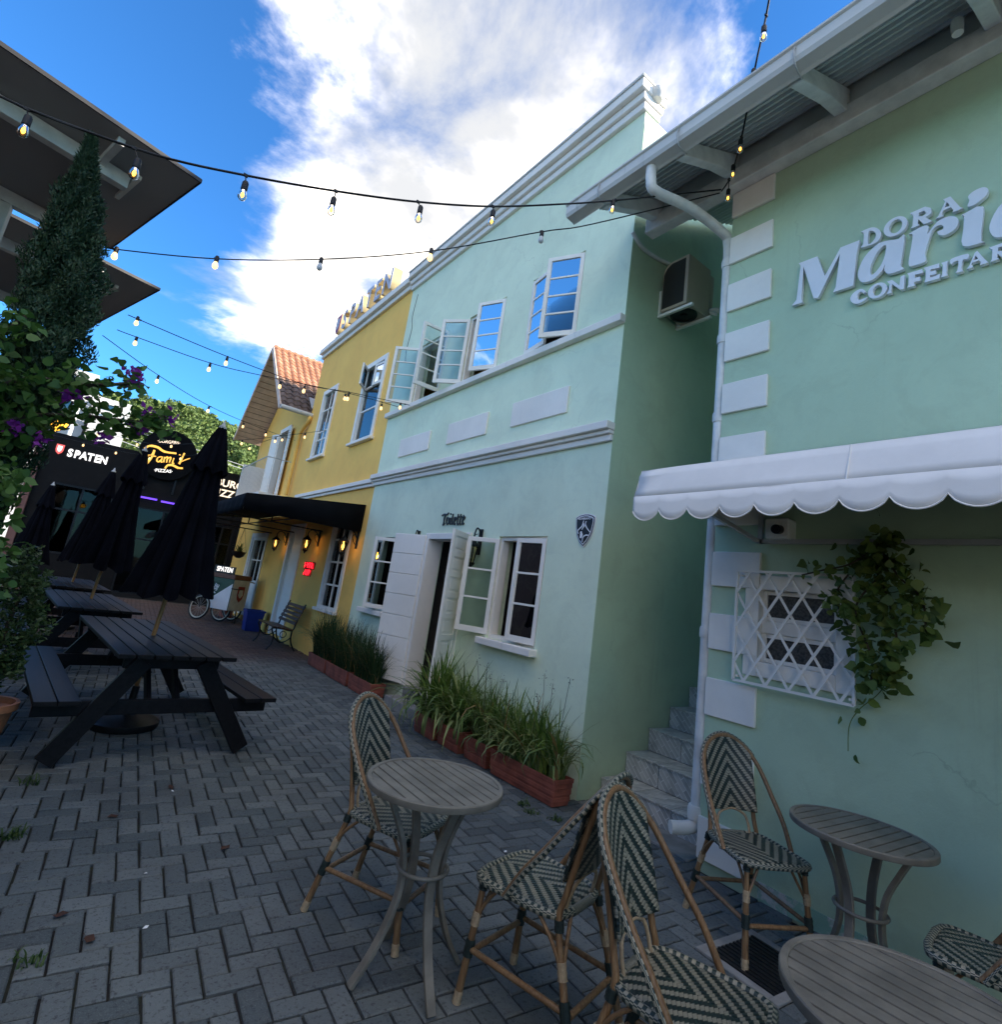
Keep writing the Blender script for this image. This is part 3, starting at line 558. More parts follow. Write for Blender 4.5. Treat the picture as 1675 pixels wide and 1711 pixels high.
dp = MB(); dp.tube(crom([(2.86, 2.50, 5.12), (2.87, 2.50, 5.00), (2.93, 2.49, 4.93), (3.30, 2.42, 4.96), (3.72, 2.37, 4.93), (3.79, 2.365, 4.86), (3.80, 2.362, 4.7)], 5) + [Vector((3.80, 2.362, .42)), Vector((3.80, 2.362, .34))], .042, 12)
dp.build('downpipe', 'greywood', conf, smooth=50)
for z in (4.62, 3.9, 3.2, 2.4, 1.5): c_ = MB(); c_.lathe([(.050, 0), (.052, .02), (.052, .06), (.048, .08)], 12, Matrix.Translation((3.80, 2.362, z))); c_.build('pipe_collar', 'greywood', conf, smooth=50)
el = MB(); el.tube(crom([(3.80, 2.362, .36), (3.80, 2.362, .25), (3.74, 2.40, .21), (3.65, 2.46, .20)], 6), .044, 12); el.lathe([(.058, 0), (.062, .02), (.062, .07), (.055, .09)], 14, Matrix.Translation((3.80, 2.362, .27))); el.build('drain_elbow', 'white', conf, smooth=50)
sk = MB(); sk.lathe([(.03, 0), (.034, .05), (.034, .10), (.02, .11)], 12, Matrix.Translation((3.55, .72, 5.42))); sk.build('lamp_socket', 'white', conf, smooth=50)
# window behind the diamond grille
f = MB(); a, b = XW - .025, XW + .12; y0, y1, z0, z1 = WN
f.span((a, y0 - .07, z0 - .07), (b, y0 + .03, z1 + .07)); f.span((a, y1 - .03, z0 - .07), (b, y1 + .07, z1 + .07)); f.span((a + .002, y0 + .03, z1 - .03), (b - .002, y1 - .03, z1 + .07)); f.span((a + .002, y0 + .03, z0 - .07), (b - .002, y1 - .03, z0 + .03)); f.span((XW + .02, y0 + .03, (z0 + z1) / 2 - .05), (XW + .08, y1 - .03, (z0 + z1) / 2 + .035))
win = f.build('window', 'white', conf, bevel=.006)
fg = NB('frosted_glass'); v = fg.coord('World'); fg.base(fg.mix(fg.ramp(fg.noise(v, 60, 3), .4, .6), (.05, .05, .05, 1), (.09, .09, .085, 1))); fg.b.inputs['Roughness'].default_value = .22; fg.bump(fg.noise(v, 130, 2), .6, .003)
for za, zb in ((z0 + .03, (z0 + z1) / 2 - .05), ((z0 + z1) / 2 + .035, z1 - .03)):
    s_ = MB(); s_.span((XW + .03, y0 + .031, za), (XW + .06, y0 + .06, zb)); s_.span((XW + .03, y1 - .06, za), (XW + .06, y1 - .031, zb)); s_.span((XW + .031, y0 + .06, za + .001), (XW + .059, y1 - .06, za + .028)); s_.span((XW + .031, y0 + .06, zb - .028), (XW + .059, y1 - .06, zb - .001)); s_.build('sash', 'white', win, bevel=.003)
    p = MB(); p.span((XW + .043, y0 + .05, za + .02), (XW + .047, y1 - .05, zb - .02)); p.build('pane', fg.m, win)
gr = thing('window_grille', 'white diamond lattice security grille standing off the wall', 'grille', (3.69, 1.71, 1.25))
GX = 3.69; gy0, gy1, gz0, gz1 = 1.35, 2.08, 1.255, 1.995
f = MB()
for a, b in (((gy0, gz0), (gy1, gz0)), ((gy1, gz0), (gy1, gz1)), ((gy1, gz1), (gy0, gz1)), ((gy0, gz1), (gy0, gz0))): f.bar((GX, a[0], a[1]), (GX, b[0], b[1]), .016, .016, (1, 0, 0))
for y in (gy0 + .02, gy1 - .02):
    for z in (gz0 + .03, gz1 - .03): f.bar((GX, y, z), (XW, y, z), .014, .014)
f.build('frame', 'white', gr)
nd = 5; dw = (gy1 - gy0) / nd; slope = (gz1 - gz0) / 3.15 / dw * 1.0
for sgn in (1, -1):
    for k in range(-4, 9):
        ya = gy0 + (k + .5) * dw
        pts = []
        for i in range(81):
            t = i / 80; z = gz0 + (gz1 - gz0) * t; y = ya + sgn * (z - gz0) / slope * 1.0
            if gy0 - 1e-6 <= y <= gy1 + 1e-6: pts.append((GX + (.004 if sgn > 0 else -.004), y, z))
        if len(pts) > 2: b_ = MB(); b_.bar(pts[0], pts[-1], .006, .016, (0, 0, 1)); b_.build('lattice_bar', 'white', gr)
# relief lettering
GL = {'M': [[(1.735, 4.342), (1.603, 4.34), (1.551, 4.153), (1.449, 4.338), (1.329, 4.337), (1.348, 4.234), (1.369, 3.997), (1.496, 3.997), (1.479, 4.032), (1.453, 4.285), (1.593, 3.994), (1.624, 4.0), (1.699, 4.296), (1.71, 4.025), (1.7, 3.999), (1.777, 4.0), (1.744, 4.038), (1.72, 4.316)]],
'a': [[(1.071, 4.244), (1.104, 4.231), (1.177, 4.252), (1.229, 4.248), (1.299, 4.19), (1.339, 4.096), (1.335, 4.033), (1.308, 3.996), (1.254, 3.993), (1.201, 4.034), (1.182, 4.075), (1.186, 4.032), (1.158, 3.995), (1.082, 3.996), (1.096, 4.026), (1.092, 4.063)], [(1.177, 4.222), (1.222, 4.194), (1.261, 4.111), (1.265, 4.043), (1.246, 4.034), (1.208, 4.077), (1.182, 4.144)]],
'r': [[(1.05, 4.238), (0.977, 4.258), (0.944, 4.24), (0.952, 4.187), (0.904, 4.248), (0.845, 4.258), (0.808, 4.233), (0.799, 4.192), (0.816, 4.154), (0.861, 4.135), (0.893, 4.152), (0.902, 4.18), (0.876, 4.181), (0.872, 4.202), (0.891, 4.222), (0.924, 4.206), (0.95, 4.128), (0.968, 4.052), (0.966, 3.999), (1.03, 3.996), (1.054, 4.021), (1.034, 4.161), (1.029, 4.227)]],
'i': [[(0.783, 4.233), (0.709, 4.252), (0.682, 4.237), (0.681, 4.209), (0.698, 4.065), (0.7, 4.008), (0.686, 3.996), (0.76, 4.002), (0.784, 4.018), (0.789, 4.052), (0.777, 4.133), (0.771, 4.222)]],
'dot': [[(0.753, 4.278), (0.743, 4.314), (0.748, 4.345), (0.723, 4.367), (0.68, 4.37), (0.657, 4.346), (0.662, 4.312), (0.689, 4.287), (0.726, 4.271)]],
'D': [[(1.321, 4.399), (1.259, 4.401), (1.221, 4.372), (1.202, 4.326), (1.214, 4.281), (1.252, 4.265), (1.323, 4.274), (1.308, 4.298), (1.305, 4.38)], [(1.273, 4.376), (1.24, 4.357), (1.233, 4.317), (1.252, 4.285), (1.279, 4.283)]],
'R': [[(1.04, 4.391), (0.96, 4.396), (0.93, 4.369), (0.928, 4.329), (0.959, 4.316), (0.926, 4.27), (0.97, 4.269), (0.996, 4.322), (1.0, 4.29), (0.99, 4.275), (1.039, 4.273), (1.028, 4.29), (1.022, 4.366)], [(0.992, 4.369), (0.964, 4.368), (0.955, 4.343), (0.972, 4.333), (0.994, 4.341)]],
'A': [[(0.909, 4.275), (0.893, 4.29), (0.857, 4.376), (0.867, 4.395), (0.831, 4.396), (0.787, 4.292), (0.774, 4.278), (0.825, 4.276), (0.82, 4.289), (0.831, 4.318), (0.869, 4.315), (0.877, 4.291), (0.867, 4.275)], [(0.849, 4.366), (0.836, 4.33), (0.862, 4.33)]],
'c': [[(1.297, 3.926), (1.324, 3.952), (1.363, 3.943), (1.387, 3.907), (1.375, 3.868), (1.34, 3.846), (1.305, 3.855), (1.285, 3.872), (1.301, 3.873), (1.332, 3.871), (1.343, 3.895), (1.339, 3.924), (1.32, 3.931), (1.308, 3.911)]],
'n': [[(1.171, 3.943), (1.144, 3.943), (1.105, 3.886), (1.097, 3.947), (1.076, 3.95), (1.081, 3.852), (1.099, 3.852), (1.144, 3.912), (1.152, 3.867), (1.145, 3.85), (1.175, 3.852), (1.163, 3.876), (1.158, 3.92)]],
'f': [[(1.062, 3.953), (0.984, 3.95), (0.981, 3.922), (1.022, 3.928), (1.024, 3.905), (0.995, 3.903), (0.998, 3.873), (1.026, 3.878), (1.028, 3.862), (1.02, 3.85), (1.064, 3.852), (1.057, 3.87), (1.054, 3.935)]],
'e': [[(0.977, 3.955), (0.899, 3.952), (0.899, 3.922), (0.941, 3.929), (0.943, 3.914), (0.916, 3.911), (0.918, 3.885), (0.946, 3.89), (0.947, 3.874), (0.917, 3.872), (0.897, 3.88), (0.901, 3.848), (0.976, 3.851), (0.969, 3.87), (0.966, 3.934)]],
'l': [[(0.889, 3.95), (0.854, 3.95), (0.861, 3.932), (0.866, 3.866), (0.858, 3.85), (0.894, 3.851), (0.887, 3.866), (0.881, 3.932)]],
't': [[(0.841, 3.955), (0.762, 3.953), (0.766, 3.919), (0.786, 3.924), (0.795, 3.866), (0.788, 3.85), (0.823, 3.851), (0.814, 3.866), (0.808, 3.926), (0.83, 3.927), (0.842, 3.919)]],
'q': [[(0.772, 3.853), (0.758, 3.872), (0.732, 3.943), (0.72, 3.953), (0.688, 3.879), (0.674, 3.853), (0.712, 3.853), (0.707, 3.87), (0.714, 3.886), (0.745, 3.885), (0.75, 3.872), (0.741, 3.853)], [(0.728, 3.924), (0.717, 3.897), (0.74, 3.898)]]}
def ring(cy_, cz_, ry, rz_, n=20): return [(cy_ + ry * math.cos(2 * math.pi * k / n), cz_ + rz_ * math.sin(2 * math.pi * k / n)) for k in range(n)]
GL['O'] = [ring(1.121, 4.335, .066, .070), ring(1.119, 4.335, .036, .050)]; GL['o'] = [ring(1.227, 3.90, .054, .055), ring(1.226, 3.90, .026, .038)]
def shf(g_, dy, dz_=0, k=1, cy_=0, cz_=0): return [[(cy_ + (y - cy_) * k + dy, cz_ + (z - cz_) * k + dz_) for y, z in lp] for lp in g_]
GL['a3'] = shf(GL['a'], -.68); GL['r2'] = shf(GL['R'], -.372, -.42, .80, 1.04, 4.272); GL['l2'] = shf(GL['l'], -.335); GL['q2'] = shf(GL['q'], -.245)
sg = thing('lettering_sign', 'raised white letters reading Dora Maria Confeitaria on the sage wall', 'sign', (XW, 1.1, 3.85))
for k, lps in GL.items():
    lp = [[(-y, z) for y, z in (crom([(y, z, 0) for y, z in l], 3, True) and [(v_.x, v_.y) for v_ in crom([(y, z, 0) for y, z in l], 3, True)] if k in 'arDcdotOoa3' else l)] for l in lps]
    poly2d('letter', lp, .03, 'lettering', sg, Matrix.Translation((XW - .026, 0, 0)) @ WALL)
# ------------------------------------------------------------------ white scalloped awning
aw = thing('awning', 'white canvas awning with scalloped valance over the grilled window', 'awning', (XW, -1, 2.2))
AY0, AY1 = -3.9, 2.31
c_ = MB(); c_.add([(XW - .01, AY0, 2.86), (XW - .01, AY1, 2.86), (2.84, AY1, 2.535), (2.84, AY0, 2.535)], [(0, 1, 2, 3)])
NS = 62
def fz(y, t): return .006 * math.sin(y * 2.1 + .7) * t
vs = []; fs = []
rows = [0, .25, .5, .75, 1]
for i in range(NS + 1):
    y = AY0 + (AY1 - AY0) * i / NS
    for t in rows: vs.append((2.84 - .055 * t + .006 * math.sin(y * 5 + t * 4) * t + .010 * max(0, 1 - (AY1 - y) / .5) * math.sin(t * 14 + y * 9), y, 2.535 - .195 * t + fz(y, t)))
for i in range(NS):
    for j in range(4): a = i * 5 + j; fs.append((a, a + 1, a + 6, a + 5))
c_.add(vs, fs); c_.add([(XW - .01, AY1, 2.86), (2.84, AY1, 2.535), (2.78, AY1, 2.33), (XW - .01, AY1, 2.42)], [(0, 1, 2, 3)])
cn = c_.build('canopy', 'whitefab', aw, smooth=25); sm = cn.modifiers.new('cloth', 'SOLIDIFY'); sm.thickness = .004
vl = MB(); vs = []; fs = []; sw = .205; K = 10; npt = int((AY1 - AY0) / sw * K)
for i in range(npt + 1):
    y = AY1 - sw * i / K; u = (i % K) / K; dp_ = .100 + .062 * math.sin(math.pi * u) ** .65 if i % K else .100
    wv = .012 * math.sin(y * 12) ; zt = 2.345 + fz(y, 1)
    for t in (0, .35, .7, 1): vs.append((2.783 - .004 + wv * t * .35, y, zt - dp_ * t))
for i in range(npt):
    for j in range(3): a = i * 4 + j; fs.append((a, a + 4, a + 5, a + 1))
vl.add(vs, fs); vo = vl.build('valance', 'whitefab', aw, smooth=20); sm = vo.modifiers.new('cloth', 'SOLIDIFY'); sm.thickness = .003
for ys_ in (1.05, -.25, -1.55, -2.85):
    se = MB(); se.tube([(2.84 - .057 * t - .004, ys_, 2.535 - .19 * t) for t in (0, .25, .5, .75, 1)], .004, 5); se.build('seam', 'whitefab', aw)
ed = MB(); ed.tube([(v_[0] - .003, v_[1], v_[2]) for v_ in vs[3::4]], .004, 5); ed.build('valance_trim', 'white', aw)
ln_ = MB(); ln_.add([(XW - .02, AY0 + .02, 2.80), (XW - .02, AY1 - .02, 2.80), (2.86, AY1 - .02, 2.49), (2.86, AY0 + .02, 2.49)], [(0, 3, 2, 1)]); ln_.build('underside_sheet', 'navyfab', aw)  # dark sheet laid beneath the white canopy
fr = MB(); fr.bar((XW - .05, AY0 + .1, 2.21), (XW - .05, 1.94, 2.21), .03, .03); fr.bar((XW - .05, 1.94, 2.195), (XW - .05, 1.94, 2.80), .03, .03)
for y in (1.955, -.6, -3.2): fr.bar((XW - .05, y, 2.21), (2.86, y, 2.32), .025, .025); fr.bar((2.86, y, 2.31), (2.86, y, 2.48), .02, .02)
fr.bar((2.86, AY0 + .05, 2.33), (2.86, AY1 - .03, 2.33), .022, .022); fr.build('frame', 'steel', aw)
cc = thing('security_camera', 'small white security camera on the wall beneath the white awning', 'camera', (XW, 1.80, 2.28))
q = MB(); q.span((XW - .12, 1.72, 2.22), (XW - .003, 1.88, 2.36)); q.build('housing', 'white', cc, bevel=.012); q = MB(); q.tube([(XW - .12, 1.78, 2.28), (XW - .19, 1.77, 2.27)], .032, 14); q.tube([(XW - .19, 1.77, 2.27), (XW - .20, 1.768, 2.269)], .022, 12); q.build('lens', 'iron', cc)
# ------------------------------------------------------------------ tiled outdoor stairs in the alley
tl = NB('patterned_tile'); v = tl.coord('World', (1, 1, 1)); vy = tl.n('ShaderNodeSeparateXYZ'); tl.l(v, vy.inputs[0])
cx = tl.n('ShaderNodeCombineXYZ'); tl.l(tl.math('ADD', vy.outputs[1], vy.outputs[2]), cx.inputs[0]); tl.l(tl.math('SUBTRACT', vy.outputs[2], tl.math('ADD', vy.outputs[1], vy.outputs[0])), cx.inputs[1])
bk = tl.n('ShaderNodeTexBrick'); tl.l(cx.outputs[0], bk.inputs['Vector']); bk.inputs['Scale'].default_value = 1; bk.inputs['Brick Width'].default_value = .22; bk.inputs['Row Height'].default_value = .055; bk.inputs['Mortar Size'].default_value = .004; bk.inputs['Color1'].default_value = (.60, .58, .54, 1); bk.inputs['Color2'].default_value = (.36, .36, .34, 1); bk.inputs['Mortar'].default_value = (.72, .71, .68, 1); bk.inputs['Bias'].default_value = .1
tl.base(tl.mix(tl.math('MULTIPLY', tl.ramp(tl.noise(v, 9, 5), .45, .75), .45), bk.outputs['Color'], (.20, .19, .17, 1))); tl.b.inputs['Roughness'].default_value = .38
stair = thing('outdoor_stairs', 'tiled concrete stairs climbing the alley between two green walls', 'stairs', (4.06, 2.9, 0))
for k in range(12):
    x0 = 4.06 + .309 * k; z = .172 + .197 * k; zb = z - .197 if k else -.02
    s_ = MB(); s_.span((x0 + .012, 2.37, zb), (x0 + .309 * 3, 3.455, z - .012)) if k < 11 else s_.span((x0 + .012, 2.37, zb), (10.4, 3.455, z - .012)); so_ = s_.build('step', 'concrete', stair)
    if k < 9:
        ys = [2.375, 2.735, 3.095, 3.452]
        for a, b in zip(ys[:-1], ys[1:]):
            t = MB(); t.span((x0, a + .003, max(zb, 0) + .002), (x0 + .0115, b - .003, z - .0125)); t.build('tile', tl.m, so_, bevel=.0015)
            t = MB(); t.span((x0 - .012, a + .003, z - .0115), (x0 + .306, b - .003, z)); t.build('tile', tl.m, so_, bevel=.0015)
ap = MB(); ap.span((XW - .01, 2.38, -.018), (4.058, 3.42, .012)); ap.build('apron_slab', 'concrete', stair, bevel=.004)
# ------------------------------------------------------------------ air conditioner
ac = thing('air_conditioner', 'weathered beige air conditioner unit bracketed to the alley wall', 'air conditioner', (4.4, 3.46, 4.76))
MT['beige'] = stucco('sunbleached_beige', (.50, .42, .33, 1), dirt=(.2, .17, .13, 1), streak=.6, grime=False)
b_ = MB(); pr = [(3.09, 4.80), (3.41, 4.80), (3.41, 5.24), (3.40, 5.31), (3.36, 5.36), (3.30, 5.38), (3.09, 5.38)]
b_.prism([(-y, z) for y, z in pr], .40, Matrix.Translation((4.66, 0, 0)) @ WALL); b_.build('body', 'beige', ac, bevel=.01)
gm_ = NB('coil_fins'); v = gm_.coord('World', (1, 90, 260)); gm_.base((.02, .017, .014, 1)); gm_.b.inputs['Roughness'].default_value = .55; gm_.bump(gm_.noise(v, 1, 1), .9, .01)
b_ = MB(); b_.prism([(-3.395, 4.83), (-3.13, 4.83), (-3.13, 5.345), (-3.30, 5.345), (-3.36, 5.31), (-3.395, 5.24)], .006, Matrix.Translation((4.262, 0, 0)) @ WALL); b_.build('coil_grille', gm_.m, ac)
b_ = MB(); b_.lathe([(.14, 0), (.14, -.012), (.11, -.016), (.11, -.006), (.04, -.006), (.04, -.02), (.01, -.022)], 24, Matrix.Translation((4.45, 3.25, 4.80))); b_.build('fan_ring', 'iron', ac, smooth=40)
b_ = MB(); b_.span((4.662, 3.12, 4.86), (4.78, 3.36, 5.36)); b_.build('valve_cover', 'beige', ac, bevel=.012)
b_ = MB(); b_.tube(crom([(4.72, 3.11, 4.92), (4.74, 3.02, 4.90), (4.95, 3.0, 4.91), (5.2, 3.2, 4.93)], 5), .03, 8); b_.tube([(4.70, 3.10, 4.88), (4.74, 3.04, 4.86)], .015, 8); b_.build('insulated_pipe', 'greywood', ac, smooth=50)
for x in (4.29, 4.62):
    b_ = MB(); b_.bar((x, 3.455, 4.775), (x, 3.03, 4.775), .035, .03); b_.span((x - .0175, 3.425, 4.79), (x + .0175, 3.4545, 5.08)); b_.build('bracket', 'white', ac, bevel=.003)
b_ = MB(); b_.tube(crom([(4.52, 3.40, 5.38), (4.45, 3.43, 5.47), (4.22, 3.44, 5.44), (4.0, 3.44, 5.42), (3.86, 3.44, 5.44), (3.74, 3.445, 5.52)], 5), .022, 8); b_.build('conduit', 'greywood', ac, smooth=50)
# ------------------------------------------------------------------ yellow building
yel = thing('yellow_building', 'yellow ochre building with tiled gable wing and tall white windows', 'building', (XW, 13, 0))
Y1W = (9.64, 10.56, 4.25, 5.90); Y2W = (12.38, 13.2, 4.25, 5.93); YLW = (9.68, 10.52, .93, 2.62); YD = (12.5, 13.4, .04, 2.5)
wl = MB(); holed_wall(wl, XW + .001, .22, 8.99, 14.1, -.02, 7.16, [Y1W, Y2W, YLW, YD]); wl.build('front_wall', 'yellow', yel)
BD = (15.95, 16.85, 3.5, 5.5); D2 = (15.75, 17.3, .1, 2.3)
wl = MB(); holed_wall(wl, XW + .02, .2, 14.1, 19.6, -.02, 5.5, [BD, D2]); wl.add([(XW + .02, 14.1, 5.5), (XW + .02, 19.6, 5.5), (XW + .02, 16.85, 7.85), (XW + .22, 14.1, 5.5), (XW + .22, 19.6, 5.5), (XW + .22, 16.85, 7.85)], [(0, 2, 1), (3, 4, 5), (0, 3, 5, 2), (1, 2, 5, 4)]); wl.build('gable_wall', 'yellow', yel)
wl = MB(); wl.span((XW + .23, 13.9, 5.5), (10.5, 14.1, 7.15)); wl.span((XW + .23, 9.0, 6.5), (10.3, 13.89, 6.7)); wl.span((10.3, 9.0, 0), (10.5, 19.6, 6.9)); wl.span((XW + .24, 19.4, 0), (10.29, 19.6, 5.5)); wl.build('back_wall', 'yellow', yel)
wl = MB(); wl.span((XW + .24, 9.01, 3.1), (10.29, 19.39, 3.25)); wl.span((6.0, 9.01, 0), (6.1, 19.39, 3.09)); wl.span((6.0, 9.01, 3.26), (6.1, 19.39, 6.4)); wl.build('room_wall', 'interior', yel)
wl = MB(); wl.span((XW - .06, 9.0, 7.16), (XW + .24, 14.13, 7.27)); wl.span((XW - .13, 8.997, 7.271), (XW + .26, 14.16, 7.40)); wl.span((XW - .10, 8.996, 7.401), (XW + .25, 14.15, 7.45)); wl.build('parapet_cornice', 'trim', yel, bevel=.01)
wl = MB(); wl.span((XW - .05, 9.003, 3.19), (XW, 13.6, 3.25)); wl.span((XW - .09, 9.003, 3.2505), (XW, 13.6, 3.33)); wl.build('string_course', 'trim', yel, bevel=.008)
grid_window(yel, *Y1W[:2], *Y1W[2:], [2.0, 1.6, 1.35], [1]); 
wv = frame_window(yel, 'window', *Y1W[:2], 5.40, 5.90, depth=.03, inset=.0, st=.02)
casement(wv, Y1W[1] - .03, -1, .42, 5.40, .47, 38, 0); casement(wv, Y1W[0] + .03, 1, .42, 5.40, .47, 4, 0)
grid_window(yel, *Y2W[:2], *Y2W[2:], [1.2, .55, 1.5, 1.2], [1, 1])
grid_window(yel, *YLW[:2], *YLW[2:], [1, 1, 1, .9], [1, 1])
f = MB(); f.span((XW - .03, 12.40, .02), (XW + .15, 12.51, 2.6)); f.span((XW - .03, 13.39, .02), (XW + .15, 13.5, 2.6)); f.span((XW - .028, 12.51, 2.49), (XW + .148, 13.39, 2.598)); f.build('door_frame', 'white', yel, bevel=.006)
panelled_leaf(yel, (XW + .06, 12.51), 1, .88, .05, 2.43, 0, 6, handle=True)
f = MB(); f.span((XW - .01, 15.62, .05), (XW + .15, 15.76, 2.42)); f.span((XW - .01, 17.29, .05), (XW + .15, 17.43, 2.42)); f.span((XW - .008, 15.76, 2.29), (XW + .148, 17.29, 2.418)); d2 = f.build('door_frame', 'white', yel, bevel=.006)
grid_window(yel, 15.85, 17.2, 1.05, 2.24, [1, 1], [1, 1], XW + .05, .08, False, name='glazed_door'); f = MB(); f.span((XW + .04, 15.77, .06), (XW + .10, 17.28, 1.0)); f.build('door_panel', 'white', yel, bevel=.005)
# balcony door with open shutters, balcony and rail
f = MB(); f.span((XW - .02, 15.86, 3.4), (XW + .16, 15.96, 5.62)); f.span((XW - .02, 16.84, 3.4), (XW + .16, 16.94, 5.62)); f.span((XW - .018, 15.96, 5.49), (XW + .158, 16.84, 5.618)); f.build('balcony_door_frame', 'white', yel, bevel=.006)
panelled_leaf(yel, (XW - .03, 15.88), 1, .46, 3.42, 2.06, 174, 3, 'shutter'); panelled_leaf(yel, (XW - .03, 16.92), -1, .40, 3.42, 2.06, 165, 3, 'shutter')
f = MB(); f.span((3.05, 14.6, 3.22), (XW + .019, 18.6, 3.36)); f.build('balcony_slab', 'trim', yel, bevel=.01)
f = MB(); f.span((3.06, 17.5, 3.361), (XW, 17.58, 4.42)); f.build('balcony_parapet', 'trim', yel, bevel=.01)
f = MB(); f.bar((3.07, 14.65, 4.3), (3.07, 17.5, 4.3), .02, .02); f.bar((3.07, 14.65, 4.3), (XW, 14.65, 4.3), .02, .02)
for k in range(20): f.bar((3.07, 14.65 + .15 * k, 3.36), (3.07, 14.65 + .15 * k, 4.29), .008, .008)
f.build('balcony_rail', 'steel', yel)
MT['soffit'] = plain('soffit_boards', (.66, .50, .40, 1), .7, .12, 6)
# gable roof: rafters' soffit boards, tiles, gutter
RY, RZ, EY0, EY1, EZ2, GX0, GX1 = 16.9, 8.03, 14.08, 19.75, 5.52, 2.97, 8.0
for sgn, ey in ((-1, EY0), (1, EY1)):
    d = Vector((0, ey - RY, EZ2 - RZ)); ln2 = d.length; d.normalize(); nb = 18
    r_ = MB()
    nn = Vector((0, -d.z * sgn, d.y * sgn)) if True else None
    if nn.z < 0: nn = -nn
    for k in range(nb):
        a = Vector((0, RY, RZ)) + d * (ln2 * k / nb + .012); b = Vector((0, RY, RZ)) + d * (ln2 * (k + 1) / nb - .012); t = nn * .02
        bo = MB(); bo.add([(x, p.y, p.z) for x in (GX0, GX1) for p in (a, b, b + t, a + t)], [(0, 1, 2, 3), (4, 7, 6, 5), (0, 4, 5, 1), (1, 5, 6, 2), (2, 6, 7, 3), (3, 7, 4, 0)])
        if sgn > 0: bo.build('soffit_board', 'soffit', yel)
        else: r_.v += []; r_.add([tuple(v_) for v_ in bo.v], bo.f)
    if sgn < 0: r_.build('roof_deck', 'soffit', yel)
    bb = MB(); a = Vector((GX0 - .02, RY, RZ)); b = a + d * ln2; bb.bar(a + nn * .01, b + nn * .01, .03, .14, nn); bb.build('barge_board', 'soffit', yel)
tm = NB('clay_tile'); v = tm.coord('World'); g = tm.n('ShaderNodeNewGeometry'); oi = tm.n('ShaderNodeObjectInfo'); sp = tm.n('ShaderNodeSeparateXYZ'); tm.l(g.outputs['Position'], sp.inputs[0])
rn = tm.math('FRACT', tm.math('ADD', g.outputs['Random Per Island'], oi.outputs['Random']))
c1 = tm.mix(rn, (.34, .14, .075, 1), (.46, .22, .13, 1)); moss = tm.mix(rn, (.06, .045, .038, 1), (.13, .10, .085, 1))
age = tm.math('SUBTRACT', 1.0, tm.ramp(tm.math('ADD', sp.outputs[2], tm.math('MULTIPLY', tm.math('SUBTRACT', tm.noise(v, 2.5, 5), .5), .9)), 6.55, 6.85)); tm.base(tm.mix(tm.math('MULTIPLY', age, .9), c1, moss)); tm.b.inputs['Roughness'].default_value = .85; tm.bump(tm.noise(v, 40, 4), .4, .008)
def tile_mesh():
    vs = []; fs = []; nx_ = 6
    for j, (y, h) in enumerate(((0, .028), (.30, .006))):
        for i in range(nx_ + 1): t = i / nx_; vs.append((t * .205, y, h + .022 * math.sin(t * math.pi * 2 - .6)))
    for i in range(nx_ + 1): t = i / nx_; vs.append((t * .205, 0, .008 + .022 * math.sin(t * math.pi * 2 - .6)))
    n = nx_ + 1
    for i in range(nx_): fs += [(i, i + 1, n + i + 1, n + i), (i + 1, i, 2 * n + i, 2 * n + i + 1)]
    return vs, fs
tv, tf = tile_mesh(); tme = bpy.data.meshes.new('roof_tile'); tme.from_pydata(tv, [], tf); tme.materials.append(tm.m)
d = Vector((0, RY - EY0, RZ - EZ2)); ln2 = d.length; d.normalize(); nn = Vector((0, -d.z, d.y)); nrow = int(ln2 / .265); far = MB()
for r_i in range(nrow + 1):
    for c_i in range(22):
        x = GX0 + .01 + .197 * c_i; p = Vector((x, EY0 - .06, EZ2)) + d * (.262 * r_i) + nn * .028
        Mx = Matrix(((1, 0, 0, p.x), (0, d.y, nn.y, p.y), (0, d.z, nn.z, p.z), (0, 0, 0, 1)))
        if c_i < 22 and p.x < 5.5:
            o = bpy.data.objects.new('roof_tile', tme); col.objects.link(o); o.matrix_world = Mx @ Matrix.Rotation(random.gauss(0, .012), 4, 'Z'); adopt(o, yel); o.matrix_basis = Mx @ Matrix.Rotation(random.gauss(0, .012), 4, 'Z')
        else: far.add(tv, tf, Mx)
far.build('roof_tiling', tm.m, yel, kind='stuff')
bk_ = MB(); bk_.add([(GX0, RY, RZ + .05), (GX1, RY, RZ + .05), (GX1, EY1, EZ2 + .05), (GX0, EY1, EZ2 + .05)], [(0, 3, 2, 1)]); bk_.build('roof_slope', tm.m, yel)
rg = MB()
for k in range(15): rg.tube([(GX0 + .34 * k, RY, RZ + .04), (GX0 + .34 * k + .36, RY, RZ + .05)], [.10, .085], 8, flat=.8)
rg.build('ridge_cap', tm.m, yel, smooth=40)
gt = MB(); gt.tube([(GX0 - .02, EY0 - .10, EZ2 + .0), (4.3, EY0 - .10, EZ2)], .06, 10); gt.build('gutter', 'gutter', yel, smooth=50)
dp = MB(); dp.tube(crom([(3.72, EY0 - .10, EZ2 - .03), (3.71, EY0 - .10, EZ2 - .16), (3.70, 14.3, 5.2), (3.70, 14.5, 5.08), (3.70, 14.52, 4.9)], 5) + [Vector((3.70, 14.52, 3.4))], .05, 10); dp.build('downpipe', 'yellow', yel, smooth=50)
fl = MB(); fl.add([(3.74, 14.11, 5.75), (4.2, 14.11, 5.75), (4.2, 14.6, 6.18), (3.74, 14.6, 6.18)], [(0, 1, 2, 3)]); fl.build('flashing', 'steel', yel)
